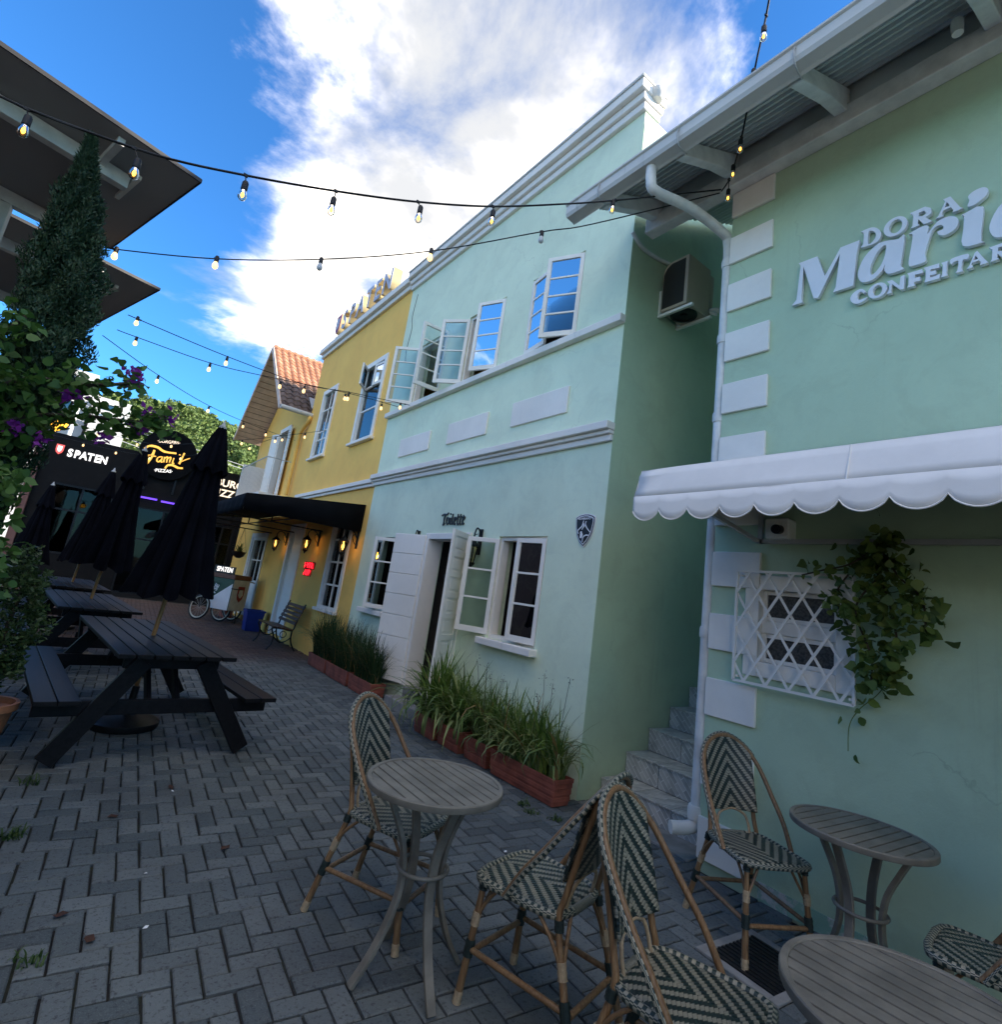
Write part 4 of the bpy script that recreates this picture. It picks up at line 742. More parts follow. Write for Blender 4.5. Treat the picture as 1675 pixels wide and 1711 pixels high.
# rooftop letters
rs = thing('rooftop_sign', 'block letters SPATEN with shield standing on the yellow parapet', 'sign', (XW + .05, 11.5, 7.45))
SPY = [('S', 12.60), ('P', 12.12), ('A', 11.60), ('T', 11.10), ('E', 10.64), ('N', 10.14)]
MT['signgrey'] = plain('pale_grey_letter', (.50, .48, .54, 1), .5, .05); MT['signside'] = plain('sun_tinted_return', (.40, .32, .17, 1), .5, .05); MT['plum'] = plain('plum_shield', (.30, .07, .14, 1), .5, .1)  # letter sides have the warm tint of sunlight put into their colour
for ch, y in SPY:
    o = text('letter', ch, .70, 'signside', rs, wallM(y, 7.76, .02), .20, .014, 0, .92); text('letter_face', ch, .70, 'signgrey', o, wallM(y, 7.76, .126), .008, .014, 0, .92)
SH = [(-.16, .26), (.16, .26), (.16, -.02), (.12, -.16), (0, -.27), (-.12, -.16), (-.16, -.02)]
o = poly2d('shield', [SH], .20, 'signside', rs, wallM(13.05, 7.78, .02)); poly2d('shield_face', [SH], .008, 'plum', o, wallM(13.05, 7.78, .126)); poly2d('shield_spade', [[(x * .6, y * .62) for x, y in SH]], .008, 'signgrey', o, wallM(13.05, 7.78, .136))
b_ = MB(); b_.bar((XW + .0, 9.9, 7.475), (XW + .0, 13.25, 7.475), .16, .046); b_.build('rail', 'steel', rs)
# ------------------------------------------------------------------ black awning over the bar door
ba = thing('awning', 'long black canvas awning over the lantern lit yellow wall', 'awning', (XW, 13, 2.35))
BX, BY0, BY1 = 1.76, 9.2, 17.2
c_ = MB(); c_.add([(BX, BY0, 2.62), (BX, BY1, 2.62), (XW - .005, BY1, 2.86), (XW - .005, BY0, 2.86)], [(0, 1, 2, 3)]); c_.add([(BX, BY0, 2.36), (XW - .005, BY0, 2.36), (XW - .005, BY0, 2.86), (BX, BY0, 2.62)], [(0, 1, 2, 3)])
NV = 60; vs = []; fs = []
for i in range(NV + 1):
    y = BY0 + (BY1 - BY0) * i / NV
    for t in (0, .33, .66, 1): vs.append((BX - .02 * t * math.sin(i * 1.9) - .01 * t, y, 2.62 - .27 * t))
for i in range(NV):
    for j in range(3): a = i * 4 + j; fs.append((a, a + 1, a + 5, a + 4))
c_.add(vs, fs); co = c_.build('canopy', 'blackfab', ba, smooth=40); sm = co.modifiers.new('cloth', 'SOLIDIFY'); sm.thickness = .006
fr = MB(); fr.bar((BX + .04, BY0 + .03, 2.40), (BX + .04, BY1, 2.40), .025, .025)
for y in (9.25, 11.2, 13.2, 15.2): fr.bar((BX + .04, y, 2.40), (XW - .02, y, 2.40), .025, .025); fr.bar((BX + .04, y, 2.40), (BX + .04, y, 2.60), .02, .02); fr.bar((2.7, y, 2.41), (2.7, y, 2.70), .02, .02)
fr.bar((2.7, BY0 + .05, 2.41), (2.7, BY1, 2.41), .02, .02); fr.build('frame', 'iron', ba)
# ------------------------------------------------------------------ woven bistro chairs
def weave_mat(name, period, k, c1, c2):
    b = NB(name); t = b.n('ShaderNodeUVMap'); s = b.n('ShaderNodeSeparateXYZ'); b.l(t.outputs[0], s.inputs[0]); au = b.math('ABSOLUTE', s.outputs[0])
    jit = b.math('MULTIPLY', b.math('SUBTRACT', b.noise(b.coord('Object'), 14, 4, .6), .5), .016)
    ph = b.math('FRACT', b.math('DIVIDE', b.math('ADD', b.math('ADD', s.outputs[1], jit), b.math('MULTIPLY', au, k)), period))
    sub = b.math('FRACT', b.math('DIVIDE', b.math('SUBTRACT', s.outputs[1], b.math('MULTIPLY', au, .55)), period / 4.2))
    bev = b.math('ABSOLUTE', b.math('SUBTRACT', sub, .5))                                   # 0 at strand centre
    edge = b.math('ADD', ph, b.math('MULTIPLY', b.math('SUBTRACT', sub, .5), .16)); st = b.ramp(b.math('ABSOLUTE', b.math('SUBTRACT', edge, .5)), .235, .265)
    n = b.noise(b.coord('World'), 90, 3); ca = b.mix(n, c1, sc_(c1, .62)); cb = b.mix(n, c2, sc_(c2, .5))
    colr = b.mix(st, ca, cb); colr = b.mix(b.math('MULTIPLY', b.ramp(bev, .36, .5), .6), colr, (.008, .010, .010, 1)); b.base(colr)
    b.b.inputs['Roughness'].default_value = .42; b.bump(b.math('SUBTRACT', 1.0, b.math('MULTIPLY', bev, 2)), .55, .003); return b.m
CRM, DRK = (.30, .285, .22, 1), (.014, .032, .030, 1)
MT['weave'] = weave_mat('chevron_weave', .066, 1.25, CRM, DRK)
def braid_mat():
    b = NB('braided_edge'); t = b.n('ShaderNodeUVMap'); s = b.n('ShaderNodeSeparateXYZ'); b.l(t.outputs[0], s.inputs[0])
    hf = b.math('FLOOR', b.math('MULTIPLY', s.outputs[0], 4)); ph = b.math('FRACT', b.math('ADD', b.math('DIVIDE', s.outputs[1], .026), b.math('MULTIPLY', hf, .5))); st = b.ramp(b.math('ABSOLUTE', b.math('SUBTRACT', ph, .5)), .22, .28)
    b.base(b.mix(st, CRM, DRK)); b.b.inputs['Roughness'].default_value = .45; b.bump(b.math('ABSOLUTE', b.math('SUBTRACT', ph, .5)), .5, .004); return b.m
MT['braid'] = braid_mat()
def uvtube(path, r, n=8, closed=False, flat=1.0):
    m = MB(); P = [Vector(p) for p in path]; m.tube(P, r, n, closed, flat=flat); L_ = [0]
    for a, b in zip(P[:-1], P[1:]): L_.append(L_[-1] + (b - a).length)
    m.uv = [(k / n, L_[i]) for i in range(len(P)) for k in range(n)]; return m
def build_chair():
    t = thing('bistro_chair', '', 'chair', group='woven bistro chairs')
    # seat
    def hw(s): return (.168 + .038 * (s + 1) / 2) * (1 - abs(s) ** 5) ** .2
    nu, nv = 36, 40; m = MB(); vs = []; uv = []; fs = []
    for j in range(nv + 1):
        s = -1 + 2 * j / nv; s = max(-.998, min(.998, s)); y = .005 + s * .20; h = hw(s)
        for i in range(nu + 1):
            u = -1 + 2 * i / nu; x = u * h; e = max(abs(u), abs(s)); vs.append((x, y, .462 - .016 * max(0, e - .8) ** 2 * 25 + .004 * (1 - u * u) * (1 - s * s))); uv.append((x, y))
    for j in range(nv):
        for i in range(nu): a = j * (nu + 1) + i; fs.append((a, a + 1, a + nu + 2, a + nu + 1))
    m.v = vs; m.f = fs; m.uv = uv; so_ = m.build('seat', 'weave', t, smooth=60)
    out = [(hw(max(-.998, min(.998, s))) , .005 + s * .20, .448) for s in np.linspace(-1, 1, 28)]; loop = [(x, y, z) for x, y, z in out] + [(-x, y, z) for x, y, z in out[::-1]]
    uvtube(loop, .0165, 8, True).build('seat_edge', 'braid', t, smooth=60)
    un = MB(); un.add([(x * .98, y, .445) for x, y, z in loop], [tuple(range(len(loop)))]); un.build('seat_base', 'wrap', t)
    # backrest
    zk = [.56, .66, .79, .88, .945]; yk = [-.212, -.236, -.272, -.296, -.310]
    hz_ = [.44, .56, .66, .79, .86, .905, .932, .945]; hx_ = [.206, .212, .206, .186, .152, .105, .05, .001]
    m = MB(); vs = []; uv = []; fs = []; nu, nv = 30, 44
    for j in range(nv + 1):
        z = .565 + (.936 - .565) * j / nv; y0 = np.interp(z, zk, yk); h = max(.008, min(.150, np.interp(z, hz_, hx_) - .004))
        for i in range(nu + 1):
            u = -1 + 2 * i / nu; x = u * h; vs.append((x, y0 + .028 * (x / .15) ** 2 + .004, z)); uv.append((x, z))
    for j in range(nv):
        for i in range(nu): a = j * (nu + 1) + i; fs.append((a, a + 1, a + nu + 2, a + nu + 1))
    m.v = vs; m.f = fs; m.uv = uv; bo = m.build('backrest', 'weave', t, smooth=60); sl_ = bo.modifiers.new('thick', 'SOLIDIFY'); sl_.thickness = .012; sl_.offset = 0
    half = [(-.206, .03, .445), (-.213, -.045, .56), (-.207, -.125, .66), (-.187, -.218, .79), (-.152, -.268, .862), (-.105, -.295, .908), (-.05, -.308, .936), (0, -.312, .945)]
    hp = crom(half + [(-x, y, z) for x, y, z in half[-2::-1]], 5)
    h = MB(); h.tube(hp, .0125, 9); h.build('back_frame', 'rattan', t, smooth=60)
    op = [Vector((p.x * 1.045, p.y - .013 + .004, p.z + .010 * (p.z > .85))) for p in hp]; uvtube(op, .0105, 8).build('braided_trim', 'braid', t, smooth=60)
    ia = MB(); q = [(-.10, -.178, .455), (-.098, -.192, .505), (-.075, -.204, .55), (0, -.210, .572)]; ia.tube(crom(q + [(-x, y, z) for x, y, z in q[-2::-1]], 4), .0075, 7); ia.build('lower_arch', 'canepale', t, smooth=60)
    for sx in (-1, 1):
        for side in (0, 1):
            st_ = MB(); st_.bar((sx * .151, -.19, .57), (sx * .151, -.252, .80), .007, .007)
        st_.build('side_binding', 'wrap', t)
    legs = {}
    for sx in (-1, 1):
        for fr_ in (1, -1):
            path = [(sx * .190, .205, 0), (sx * .178, .182, .22), (sx * .166, .160, .445)] if fr_ > 0 else [(sx * .192, -.315, 0), (sx * .172, -.25, .22), (sx * .152, -.185, .43), (sx * .142, -.198, .52), (sx * .138, -.232, .66), (sx * .134, -.268, .79), (sx * .125, -.292, .885)]
            l_ = MB(); pp = crom(path, 5); l_.tube(pp, [.0165 - .004 * min(1, p.z / .45) for p in pp], 9); lo = l_.build('leg', 'rattan', t, smooth=60); legs[sx, fr_] = path
            def at(z): 
                for a, b in zip(path[:-1], path[1:]):
                    if a[2] <= z <= b[2]: k = (z - a[2]) / (b[2] - a[2]); return Vector(a) * (1 - k) + Vector(b) * k
            for z0, z1, mt_, rr in ((.0, .045, 'canepale', .0185), (.165, .225, 'wrap', .0205), (.275, .325, 'canepale', .0185), (.405, .44, 'wrap', .019)):
                c_ = MB(); a, b = at(z0 + .0005), at(z1); n6 = 5
                c_.tube([a.lerp(b, k / n6) for k in range(n6 + 1)], [rr - .002 * (k % 2) for k in range(n6 + 1)], 9); c_.build('binding', mt_, lo, smooth=30)
            br = MB(); p = at(.285); tx = Vector((sx * .075, p.y - .0, .44)) if True else None
            br.tube(crom([p, (sx * .13, p.y * .93, .36), (sx * .085, p.y * .86, .44)], 4), .0075, 7); br.build('brace', 'rattan', t, smooth=60)
            br = MB(); br.tube(crom([p, (sx * .172, p.y * .78, .37), (sx * .17, p.y * .45, .44)], 4), .0075, 7); br.build('brace', 'rattan', t, smooth=60)
    for a, b in (((.181, .188, .192), (.174, -.258, .192)), ((-.181, .188, .192), (-.174, -.258, .192)), ((.180, .186, .175), (-.180, .186, .175)), ((.176, -.262, .175), (-.176, -.262, .175))):
        s_ = MB(); s_.tube([a, b], .0115, 8); s_.build('stretcher', 'rattan', t, smooth=60)
    return t
chair = build_chair()
def face(dx, dy): return math.atan2(dy, dx) - math.pi / 2
CH = [((1.53, 2.56), face(.25, -.45), 'woven bistro chair tucked behind the slatted table near the planters'),
      ((1.80, 1.80), face(-.25, .97), 'woven bistro chair seen from behind, facing the planters'),
      ((1.80, 1.10), face(.22, -.97), 'woven bistro chair with tall chevron back, back to back with another chair'),
      ((3.24, 1.66), face(-.42, -.90), 'woven bistro chair against the green wall beside the tiled stairs'),
      ((3.20, .67), face(-.12, .99), 'woven bistro chair between the two taupe tables by the green wall')]
for i, ((x, y), a, lab) in enumerate(CH):
    if i == 0: chair.location = (x, y, 0); chair.rotation_euler = (0, 0, a); chair['label'] = lab
    else: dup(chair, (x, y, 0), a, lab)
# ------------------------------------------------------------------ round slatted tables
def build_table():
    t = thing('bistro_table', '', 'table', group='round taupe bistro tables'); H_ = .742
    rim = MB(); rim.lathe([(.281, H_ - .028), (.300, H_ - .028), (.302, H_ - .024), (.302, H_ - .004), (.299, H_), (.284, H_), (.281, H_ - .003), (.281, H_ - .028)], 56, cap=False); rim.build('rim', 'taupe', t, smooth=35)
    n = 11; p = .562 / n
    for k in range(n):
        x0 = -.281 + p * k + .004; x1 = x0 + p - .008; xs = [x0, (x0 + x1) / 2, x1]; f_ = [math.sqrt(max(0, .2808 ** 2 - x * x)) for x in xs]
        s_ = MB(); s_.prism([(xs[0], -f_[0]), (xs[1], -f_[1]), (xs[2], -f_[2]), (xs[2], f_[2]), (xs[1], f_[1]), (xs[0], f_[0])], .012, Matrix.Translation((0, 0, H_ - .016))); s_.build('slat', 'taupe', t, bevel=.0015)
    cb = MB()
    for a in (0, math.pi / 2): cb.bar((-.285 * math.cos(a), -.285 * math.sin(a), H_ - .026), (.285 * math.cos(a), .285 * math.sin(a), H_ - .026 + .004 * (a > 0)), .03, .012)
    cb.build('cross_bar', 'taupe', t)
    prof = crom([(.22, 0, H_ - .03), (.175, 0, .63), (.112, 0, .50), (.092, 0, .38), (.105, 0, .27), (.165, 0, .12), (.243, 0, .002)], 6)
    for k in range(4):
        a = R(-5) + k * math.pi / 2; l_ = MB(); vs = []; fs = []
        for i, q in enumerate(prof):
            tg = (prof[min(i + 1, len(prof) - 1)] - prof[max(i - 1, 0)]).normalized(); nn = Vector((-tg.z, 0, tg.x)) * .0095
            for sy, sn in ((-1, -1), (1, -1), (1, 1), (-1, 1)): v_ = q + nn * sn + Vector((0, sy * .019, 0)); vs.append(v_[:])
        for i in range(len(prof) - 1):
            for j in range(4): fs.append((4 * i + j, 4 * i + (j + 1) % 4, 4 * i + 4 + (j + 1) % 4, 4 * i + 4 + j))
        fs += [(3, 2, 1, 0), tuple(4 * (len(prof) - 1) + j for j in range(4))]; l_.add(vs, fs, Matrix.Rotation(a, 4, 'Z')); l_.build('leg', 'taupe', t, smooth=40, bevel=.003)
    for z in (.40,):
        r_ = MB(); r_.tube([(.108 * math.cos(k * math.pi / 14), .108 * math.sin(k * math.pi / 14), z) for k in range(28)], .0085, 8, True); r_.build('ring', 'taupe', t, smooth=60)
    return t
tb = build_table(); tb.location = (1.455, 2.165, 0); tb['label'] = 'round taupe slatted table standing free on the pavers by the planters'
dup(tb, (3.30, 1.18, -.018), R(88), 'round taupe slatted table pushed against the green wall'); dup(tb, (1.84, .53, 0), R(3), 'round taupe slatted table in front of the chevron backed chair')
# ------------------------------------------------------------------ picnic tables
def build_picnic():
    t = thing('picnic_table', '', 'picnic table', group='black picnic tables'); Lh = 1.14; H_ = .78
    xs = np.linspace(-.36, .36, 7); bw = .113
    for k, x in enumerate(xs): b = MB(); b.box((x, random.uniform(-.008, .008), H_ - .016), (bw - .006, 2 * Lh, .032)); b.build('table_board', 'picnic', t, bevel=.004)
    for sx in (-1, 1):
        for k in (0, 1): b = MB(); b.box((sx * (.62 + .135 * k), 0, .445), (.128, 2 * Lh, .032)); b.build('seat_board', 'picnic', t, bevel=.004)
    for sy in (-1, 1):
        y = sy * .98
        for sx in (-1, 1): b = MB(); b.bar((sx * .21, y + sy * .022, H_ - .065), (sx * .655, y + sy * .022, .035), .125, .042, (0, 1, 0)); b.build('leg', 'picnic', t, bevel=.004)
        b = MB(); b.bar((-.80, y - sy * .022, .375), (.80, y - sy * .022, .375), .042, .105); b.build('seat_bearer', 'picnic', t, bevel=.006)
        b = MB(); b.bar((-.34, y - sy * .022, H_ - .080), (.34, y - sy * .022, H_ - .080), .042, .09); b.build('top_bearer', 'picnic', t, bevel=.006)
        for sx in (-1, 1): b = MB(); b.bar((sx * .10, y - sy * .06, .40), (sx * .10, y - sy * .50, H_ - .05), .035, .07); b.build('brace', 'picnic', t, bevel=.004)
    return t
pt = build_picnic(); PT = [((.62, 5.97), 6.8, 'black picnic table closest to the terracotta pot, with wide A frame legs'), ((.14, 8.92), 6.8, 'black picnic table standing end to end behind another picnic table'), ((-.12, 11.95), 7, 'black picnic table third along the row from the terracotta pot'), ((-1.3, 14.6), 8, 'black picnic table closest to the dark bar wall')]
for i, ((x, y), a, lab) in enumerate(PT):
    if i == 0: pt.location = (x, y, 0); pt.rotation_euler = (0, 0, R(a)); pt['label'] = lab
    else: dup(pt, (x, y, 0), R(a), lab)
# ------------------------------------------------------------------ closed umbrellas
def umbrella(x, y, lean, label, seed, top=2.80):
    t = thing('closed_umbrella', label, 'umbrella', (x, y, 0), group='closed black umbrellas'); g = random.Random(seed)
    M = Matrix.Translation((x, y, 0)) @ Matrix.Rotation(lean, 4, 'Y')
    p = MB(); p.tube([(0, 0, .09), (0, 0, top - .05)], .019, 12, M=M); p.build('pole', 'pole', t, smooth=50)
    n = 96; prof = [(.030, top), (.045, top - .06), (.075, top - .22), (.115, top - .48), (.15, top - .75), (.19, top - 1.0), (.24, top - 1.25), (.285, top - 1.45), (.31, top - 1.58)]
    vs = []; fs = []; ph = [g.uniform(0, 6.28) for _ in range(4)]
    for i, (r, z) in enumerate(prof):
        tt = i / (len(prof) - 1)
        for k in range(n):
            a = 2 * math.pi * k / n; tw = a + .25 * tt * math.sin(a + ph[0]); f8 = abs(math.sin(4 * tw + ph[1])); rr = r * (.62 + .46 * f8 ** .7 + .10 * math.sin(16 * a + ph[2]) * tt + .12 * math.sin(a * 2 + ph[3]) * tt)
            vs.append((rr * math.cos(a), rr * math.sin(a), z - (.07 * f8 - .05 * math.sin(a + ph[0])) * max(0, tt - .7) / .3))
    m = len(prof)
    for i in range(m - 1):
        for k in range(n): fs.append((i * n + k, i * n + (k + 1) % n, (i + 1) * n + (k + 1) % n, (i + 1) * n + k))
    fs.append(tuple(range(n)))
    c_ = MB(); c_.add(vs, fs, M); co = c_.build('canopy', 'navyfab', t, smooth=70)
    vv = MB(); vs = []; fs = []
    for i, (r, z) in enumerate(((.035, top + .02), (.06, top - .08), (.10, top - .25), (.145, top - .44))):
        for k in range(48): a = 2 * math.pi * k / 48; rr = r * (.85 + .35 * abs(math.sin(4 * a + ph[1]))); vs.append((rr * math.cos(a), rr * math.sin(a), z - .03 * math.sin(8 * a) * i / 3))
    for i in range(3):
        for k in range(48): fs.append((i * 48 + k, i * 48 + (k + 1) % 48, (i + 1) * 48 + (k + 1) % 48, (i + 1) * 48 + k))
    vv.add(vs, fs, M); vv.build('vent_cap', 'navyfab', co, smooth=70)
    f_ = MB(); f_.lathe([(.036, top + .015), (.036, top + .035), (.02, top + .05), (.006, top + .10)], 14, M); f_.build('finial', 'steel', t, smooth=40)
    b = MB(); b.lathe([(.26, 0), (.27, .02), (.27, .055), (.20, .085), (.05, .10), (.034, .10)], 32, Matrix.Translation((x, y, 0)), cap=True); bo = b.build('base', 'iron', t, smooth=35)
    s_ = MB(); s_.tube([(0, 0, .09), (0, 0, .34)], .03, 14, M=M); s_.build('base_sleeve', 'iron', t, smooth=40)
umbrella(.60, 5.90, R(3.2), 'large closed black umbrella rising from the picnic table nearest the pot', 1)
umbrella(.12, 9.1, R(3.0), 'closed black umbrella in the second picnic table of the row', 2, 2.86)
umbrella(-.16, 12.0, R(3.0), 'closed black umbrella in the third picnic table, below the amber round sign', 3, 2.78)
umbrella(-1.0, 14.5, R(1), 'closed black umbrella in front of the SPATEN wall lettering', 4, 2.5)
# ------------------------------------------------------------------ planters with strap leaved plants
MT['strap'] = leafm('strap_leaf', (.075, .145, .028, 1), (.20, .29, .06, 1), .42, dead=.03); MT['strapy'] = leafm('variegated_leaf', (.13, .20, .05, 1), (.34, .38, .15, 1), .42, dead=.03); MT['grassleaf'] = leafm('grassy_leaf', (.022, .055, .020, 1), (.06, .105, .035, 1), .5, dead=.05); MT['bud'] = leafm('flower_stalk', (.10, .12, .07, 1), (.24, .24, .20, 1))
def planter(x, y0, y1, label, plant, seed, zrot=0, wdt=.22, ht=.21, n=95, ln=.62):
    yc = (y0 + y1) / 2; hl = (y1 - y0) / 2; t = thing('planter_box', label, 'planter', (x, yc, 0), group='terracotta planter boxes')
    o_ = MB(); hw = wdt / 2
    def shell(w0, w1, l0, l1, z0, z1): return [(sx * (w0 if b == 0 else w1), sy * (l0 if b == 0 else l1), z0 if b == 0 else z1) for b in (0, 1) for sx, sy in ((-1, -1), (1, -1), (1, 1), (-1, 1))]
    T = Matrix.Translation((x, yc, 0)) @ Matrix.Rotation(zrot, 4, 'Z'); F8 = [(0, 3, 2, 1), (0, 1, 5, 4), (1, 2, 6, 5), (2, 3, 7, 6), (3, 0, 4, 7)]
    o_.add(shell(hw * .84, hw * .985, hl * .94, hl * .985, .004, ht - .03), F8, T); tr = o_.build('trough', 'terracotta', t, bevel=.006)
    for k in range(3):
        z = .035 + k * .05; rb = MB(); w_ = hw * (.86 + .125 * (z / ht)) + .004; l_ = hl * (.945 + .04 * z / ht) + .004; rb.box((0, 0, z + .02), (2 * w_, 2 * l_, .036), T); rb.build('rib', 'terracotta', tr, bevel=.004)
    rm = MB()
    for a, b in (((-hw, -hl, ht - .034), (hw, -hl + .018, ht)), ((-hw, hl - .018, ht - .034), (hw, hl, ht)), ((-hw, -hl + .018, ht - .034), (-hw + .018, hl - .018, ht)), ((hw - .018, -hl + .018, ht - .034), (hw, hl - .018, ht))): rm.span(a, b, T)
    rm.build('rim', 'terracotta', tr, bevel=.004)
    so_ = MB(); so_.span((-hw + .018, -hl + .018, ht - .05), (hw - .018, hl - .018, ht - .028), T); so_.build('soil', 'soil', t)
    Tn = np.array(T.to_3x3()); off = np.array(T.translation)
    base = (-hw + .05, hw - .05, -hl + .06, hl - .06, ht - .03)
    if plant == 'grass': sets = [(n * 2, .5, ln, .011, 1.2, 'grassleaf'), (n, .25, ln * 1.1, .009, .4, 'grassleaf')]
    elif plant == 'lily': sets = [(n * 2, .6, ln, .036, 2.1, 'strap'), (n, .25, ln * 1.05, .034, .6, 'strap'), (n, .9, ln * 1.15, .036, 3.2, 'strapy')]
    else: sets = [(n * 2, .6, ln, .015, 1.9, 'strapy'), (n, .25, ln * 1.0, .014, .6, 'strap'), (n // 3, .9, ln * 1.15, .034, 3.2, 'strapy'), (n // 2, .45, ln * 1.1, .034, 1.8, 'strap')]
    for q, (nn, sp_, l_, w_, ar, mt_) in enumerate(sets):
        v_, f_ = blades(nn, base, sp_, l_, w_, ar, seed * 10 + q); v_ = v_ @ Tn.T + off; lim = XW - .012
        v_[:, 0] = np.where(v_[:, 0] > lim, lim - (v_[:, 0] - lim) * .15, v_[:, 0]); v_[:, 2] = np.maximum(v_[:, 2], .01)
        npmesh('foliage', v_, f_, mt_, t, kind='stuff', smooth=True)
    if plant == 'mixed':
        g = random.Random(seed); fs_ = MB(); pts = []
        for k in range(4):
            yy = yc + g.uniform(-hl, hl) * .7; a = Vector((x + .02, yy, ht)); b = a + Vector((g.uniform(-.16, .06), g.uniform(-.14, .14), g.uniform(.58, .78))); pth = crom([a, a.lerp(b, .6) + Vector((0, 0, .06)), b], 5); fs_.tube(pth, .0025, 5)
            for _ in range(14): pts.append(b + Vector((g.gauss(0, .022), g.gauss(0, .022), g.gauss(-.03, .03))))
        fs_.build('flower_stalk', 'bud', t); v_, f_ = leafcloud(np.array([p[:] for p in pts]), .018); npmesh('buds', v_, f_, 'bud', t, kind='stuff')
planter(3.50, 3.36, 4.22, 'terracotta box of striped grassy plants at the mint building corner', 'mixed', 3, R(1.5), n=120, ln=.58)
planter(3.50, 4.28, 4.66, 'short terracotta box of striped grass below the mint window', 'mixed', 4, n=60, ln=.60)
planter(3.47, 4.72, 5.12, 'short terracotta box of broad strap leaves next to the open door', 'lily', 5, n=52, ln=.66)
planter(3.44, 5.16, 5.58, 'short terracotta box of tall strap leaves right beside the doorway', 'lily', 6, n=55, ln=.74)
planter(3.52, 6.95, 7.75, 'terracotta box of dark grass behind the white door leaf', 'grass', 7, n=260, ln=.62)
planter(3.52, 7.80, 8.70, 'terracotta box of dark grass below the narrow mint window', 'grass', 8, n=300, ln=.66)
planter(3.53, 8.75, 9.60, 'terracotta box of dark grass at the yellow wall end', 'grass', 9, n=300, ln=.70)
# ------------------------------------------------------------------ wall lanterns
def lantern(y, z, label, X=XW, seed=0, lit=True, arm=.25, k=1.0):
    t = thing('wall_lantern', label, 'lantern', (X, y, z), group='black wall lanterns')
    b = MB(); b.span((X - .022, y - .035, z - .16), (X - .001, y + .035, z + .16)); b.build('back_plate', 'iron', t, bevel=.008)
    b = MB(); b.tube(crom([(X - .02, y, z + .02), (X - arm * .36, y, z + .13), (X - arm * .76, y, z + .16), (X - arm, y, z + .10), (X - arm, y, z + .03)], 6), .010, 8); b.tube(crom([(X - .02, y, z - .10), (X - .08, y, z - .03), (X - .11, y, z + .06), (X - .06, y, z + .09)], 5), .006, 6); b.build('arm', 'iron', t, smooth=50)
    cx_ = X - arm; T = Matrix.Translation((cx_, y, z))
    b = MB(); b.lathe([(.012, .05), (.018, .03), (.03, .015), (.05 * k, -.01), (.098 * k, -.055), (.105 * k, -.065), (.085 * k, -.068)], 6, T); b.build('cap', 'iron', t)
    bars = MB()
    for i6 in range(6): a = i6 * math.pi / 3; bars.bar((cx_ + .088 * k * math.cos(a), y + .088 * k * math.sin(a), z - .066), (cx_ + .045 * k * math.cos(a), y + .045 * k * math.sin(a), z - .27), .009, .009)
    bars.lathe([(.05, -.262), (.055, -.27), (.05, -.285), (.02, -.31), (.014, -.33), (.004, -.345)], 6, T); bars.build('cage', 'iron', t)
    for i6 in range(6):
        a0, a1 = i6 * math.pi / 3 + .06, (i6 + 1) * math.pi / 3 - .06; p = MB(); p.add([(cx_ + r * math.cos(a), y + r * math.sin(a), zz) for r, zz, a in ((.083 * k, z - .068, a0), (.083 * k, z - .068, a1), (.043 * k, z - .265, a1), (.043 * k, z - .265, a0))], [(0, 1, 2, 3)]); p.build('pane', 'lantern_glass', t)
    b = MB(); b.lathe([(.004, -.22), (.016, -.20), (.026, -.165), (.024, -.13), (.012, -.10), (.012, -.07)], 10, T); b.build('bulb', 'lantern_glow' if lit else 'bulboff', t, smooth=60)
    if lit:
        l_ = bpy.data.lights.new('lantern_light', 'POINT'); l_.energy = .45; l_.color = (1, .62, .26); l_.shadow_soft_size = .04; lo = bpy.data.objects.new('lantern_light', l_); col.objects.link(lo); lo.location = (cx_, y, z - .16); adopt(lo, t)
lantern(9.28, 2.22, 'lit black wall lantern at the awning end nearest the mint wall'); lantern(11.35, 2.24, 'lit black wall lantern above the red neon sign'); lantern(13.72, 2.24, 'lit black wall lantern between the white door and the glazed door')
lantern(5.43, 2.20, 'black wall lantern behind the swung out glass casement', lit=False, arm=.10, k=.75); lantern(7.02, 2.20, 'black wall lantern mostly hidden by the white door leaf', lit=False, arm=.060, k=.5)
ne = thing('neon_sign', 'small red neon sign glowing on the yellow wall', 'sign', (XW, 11.58, 1.47))
b = MB(); b.span((XW - .012, 11.26, 1.60), (XW - .001, 11.90, 1.75)); b.span((XW - .012, 11.40, 1.45), (XW - .001, 11.86, 1.599)); MT['redback'] = plain('dark_red_acrylic', (.30, .01, .012, 1), .3); b.build('backing', 'redback', ne)
for row, (ya, yb, z0, hh, n) in enumerate(((11.88, 11.29, 1.62, .11, 5), (11.84, 11.43, 1.47, .11, 4))):
    for k in range(n):
        y = ya + (yb - ya) * (k + .5) / n; w_ = abs(yb - ya) / n * .36; g = random.Random(row * 9 + k); pts = [(XW - .026, y + w_ * g.choice((-1, 1)), z0 + hh * q / 4) for q in range(5)]; pts[2] = (XW - .026, y, z0 + hh * .5)
        s_ = MB(); s_.tube(crom(pts, 4), .008, 6); s_.build('neon_tube', 'neon', ne)
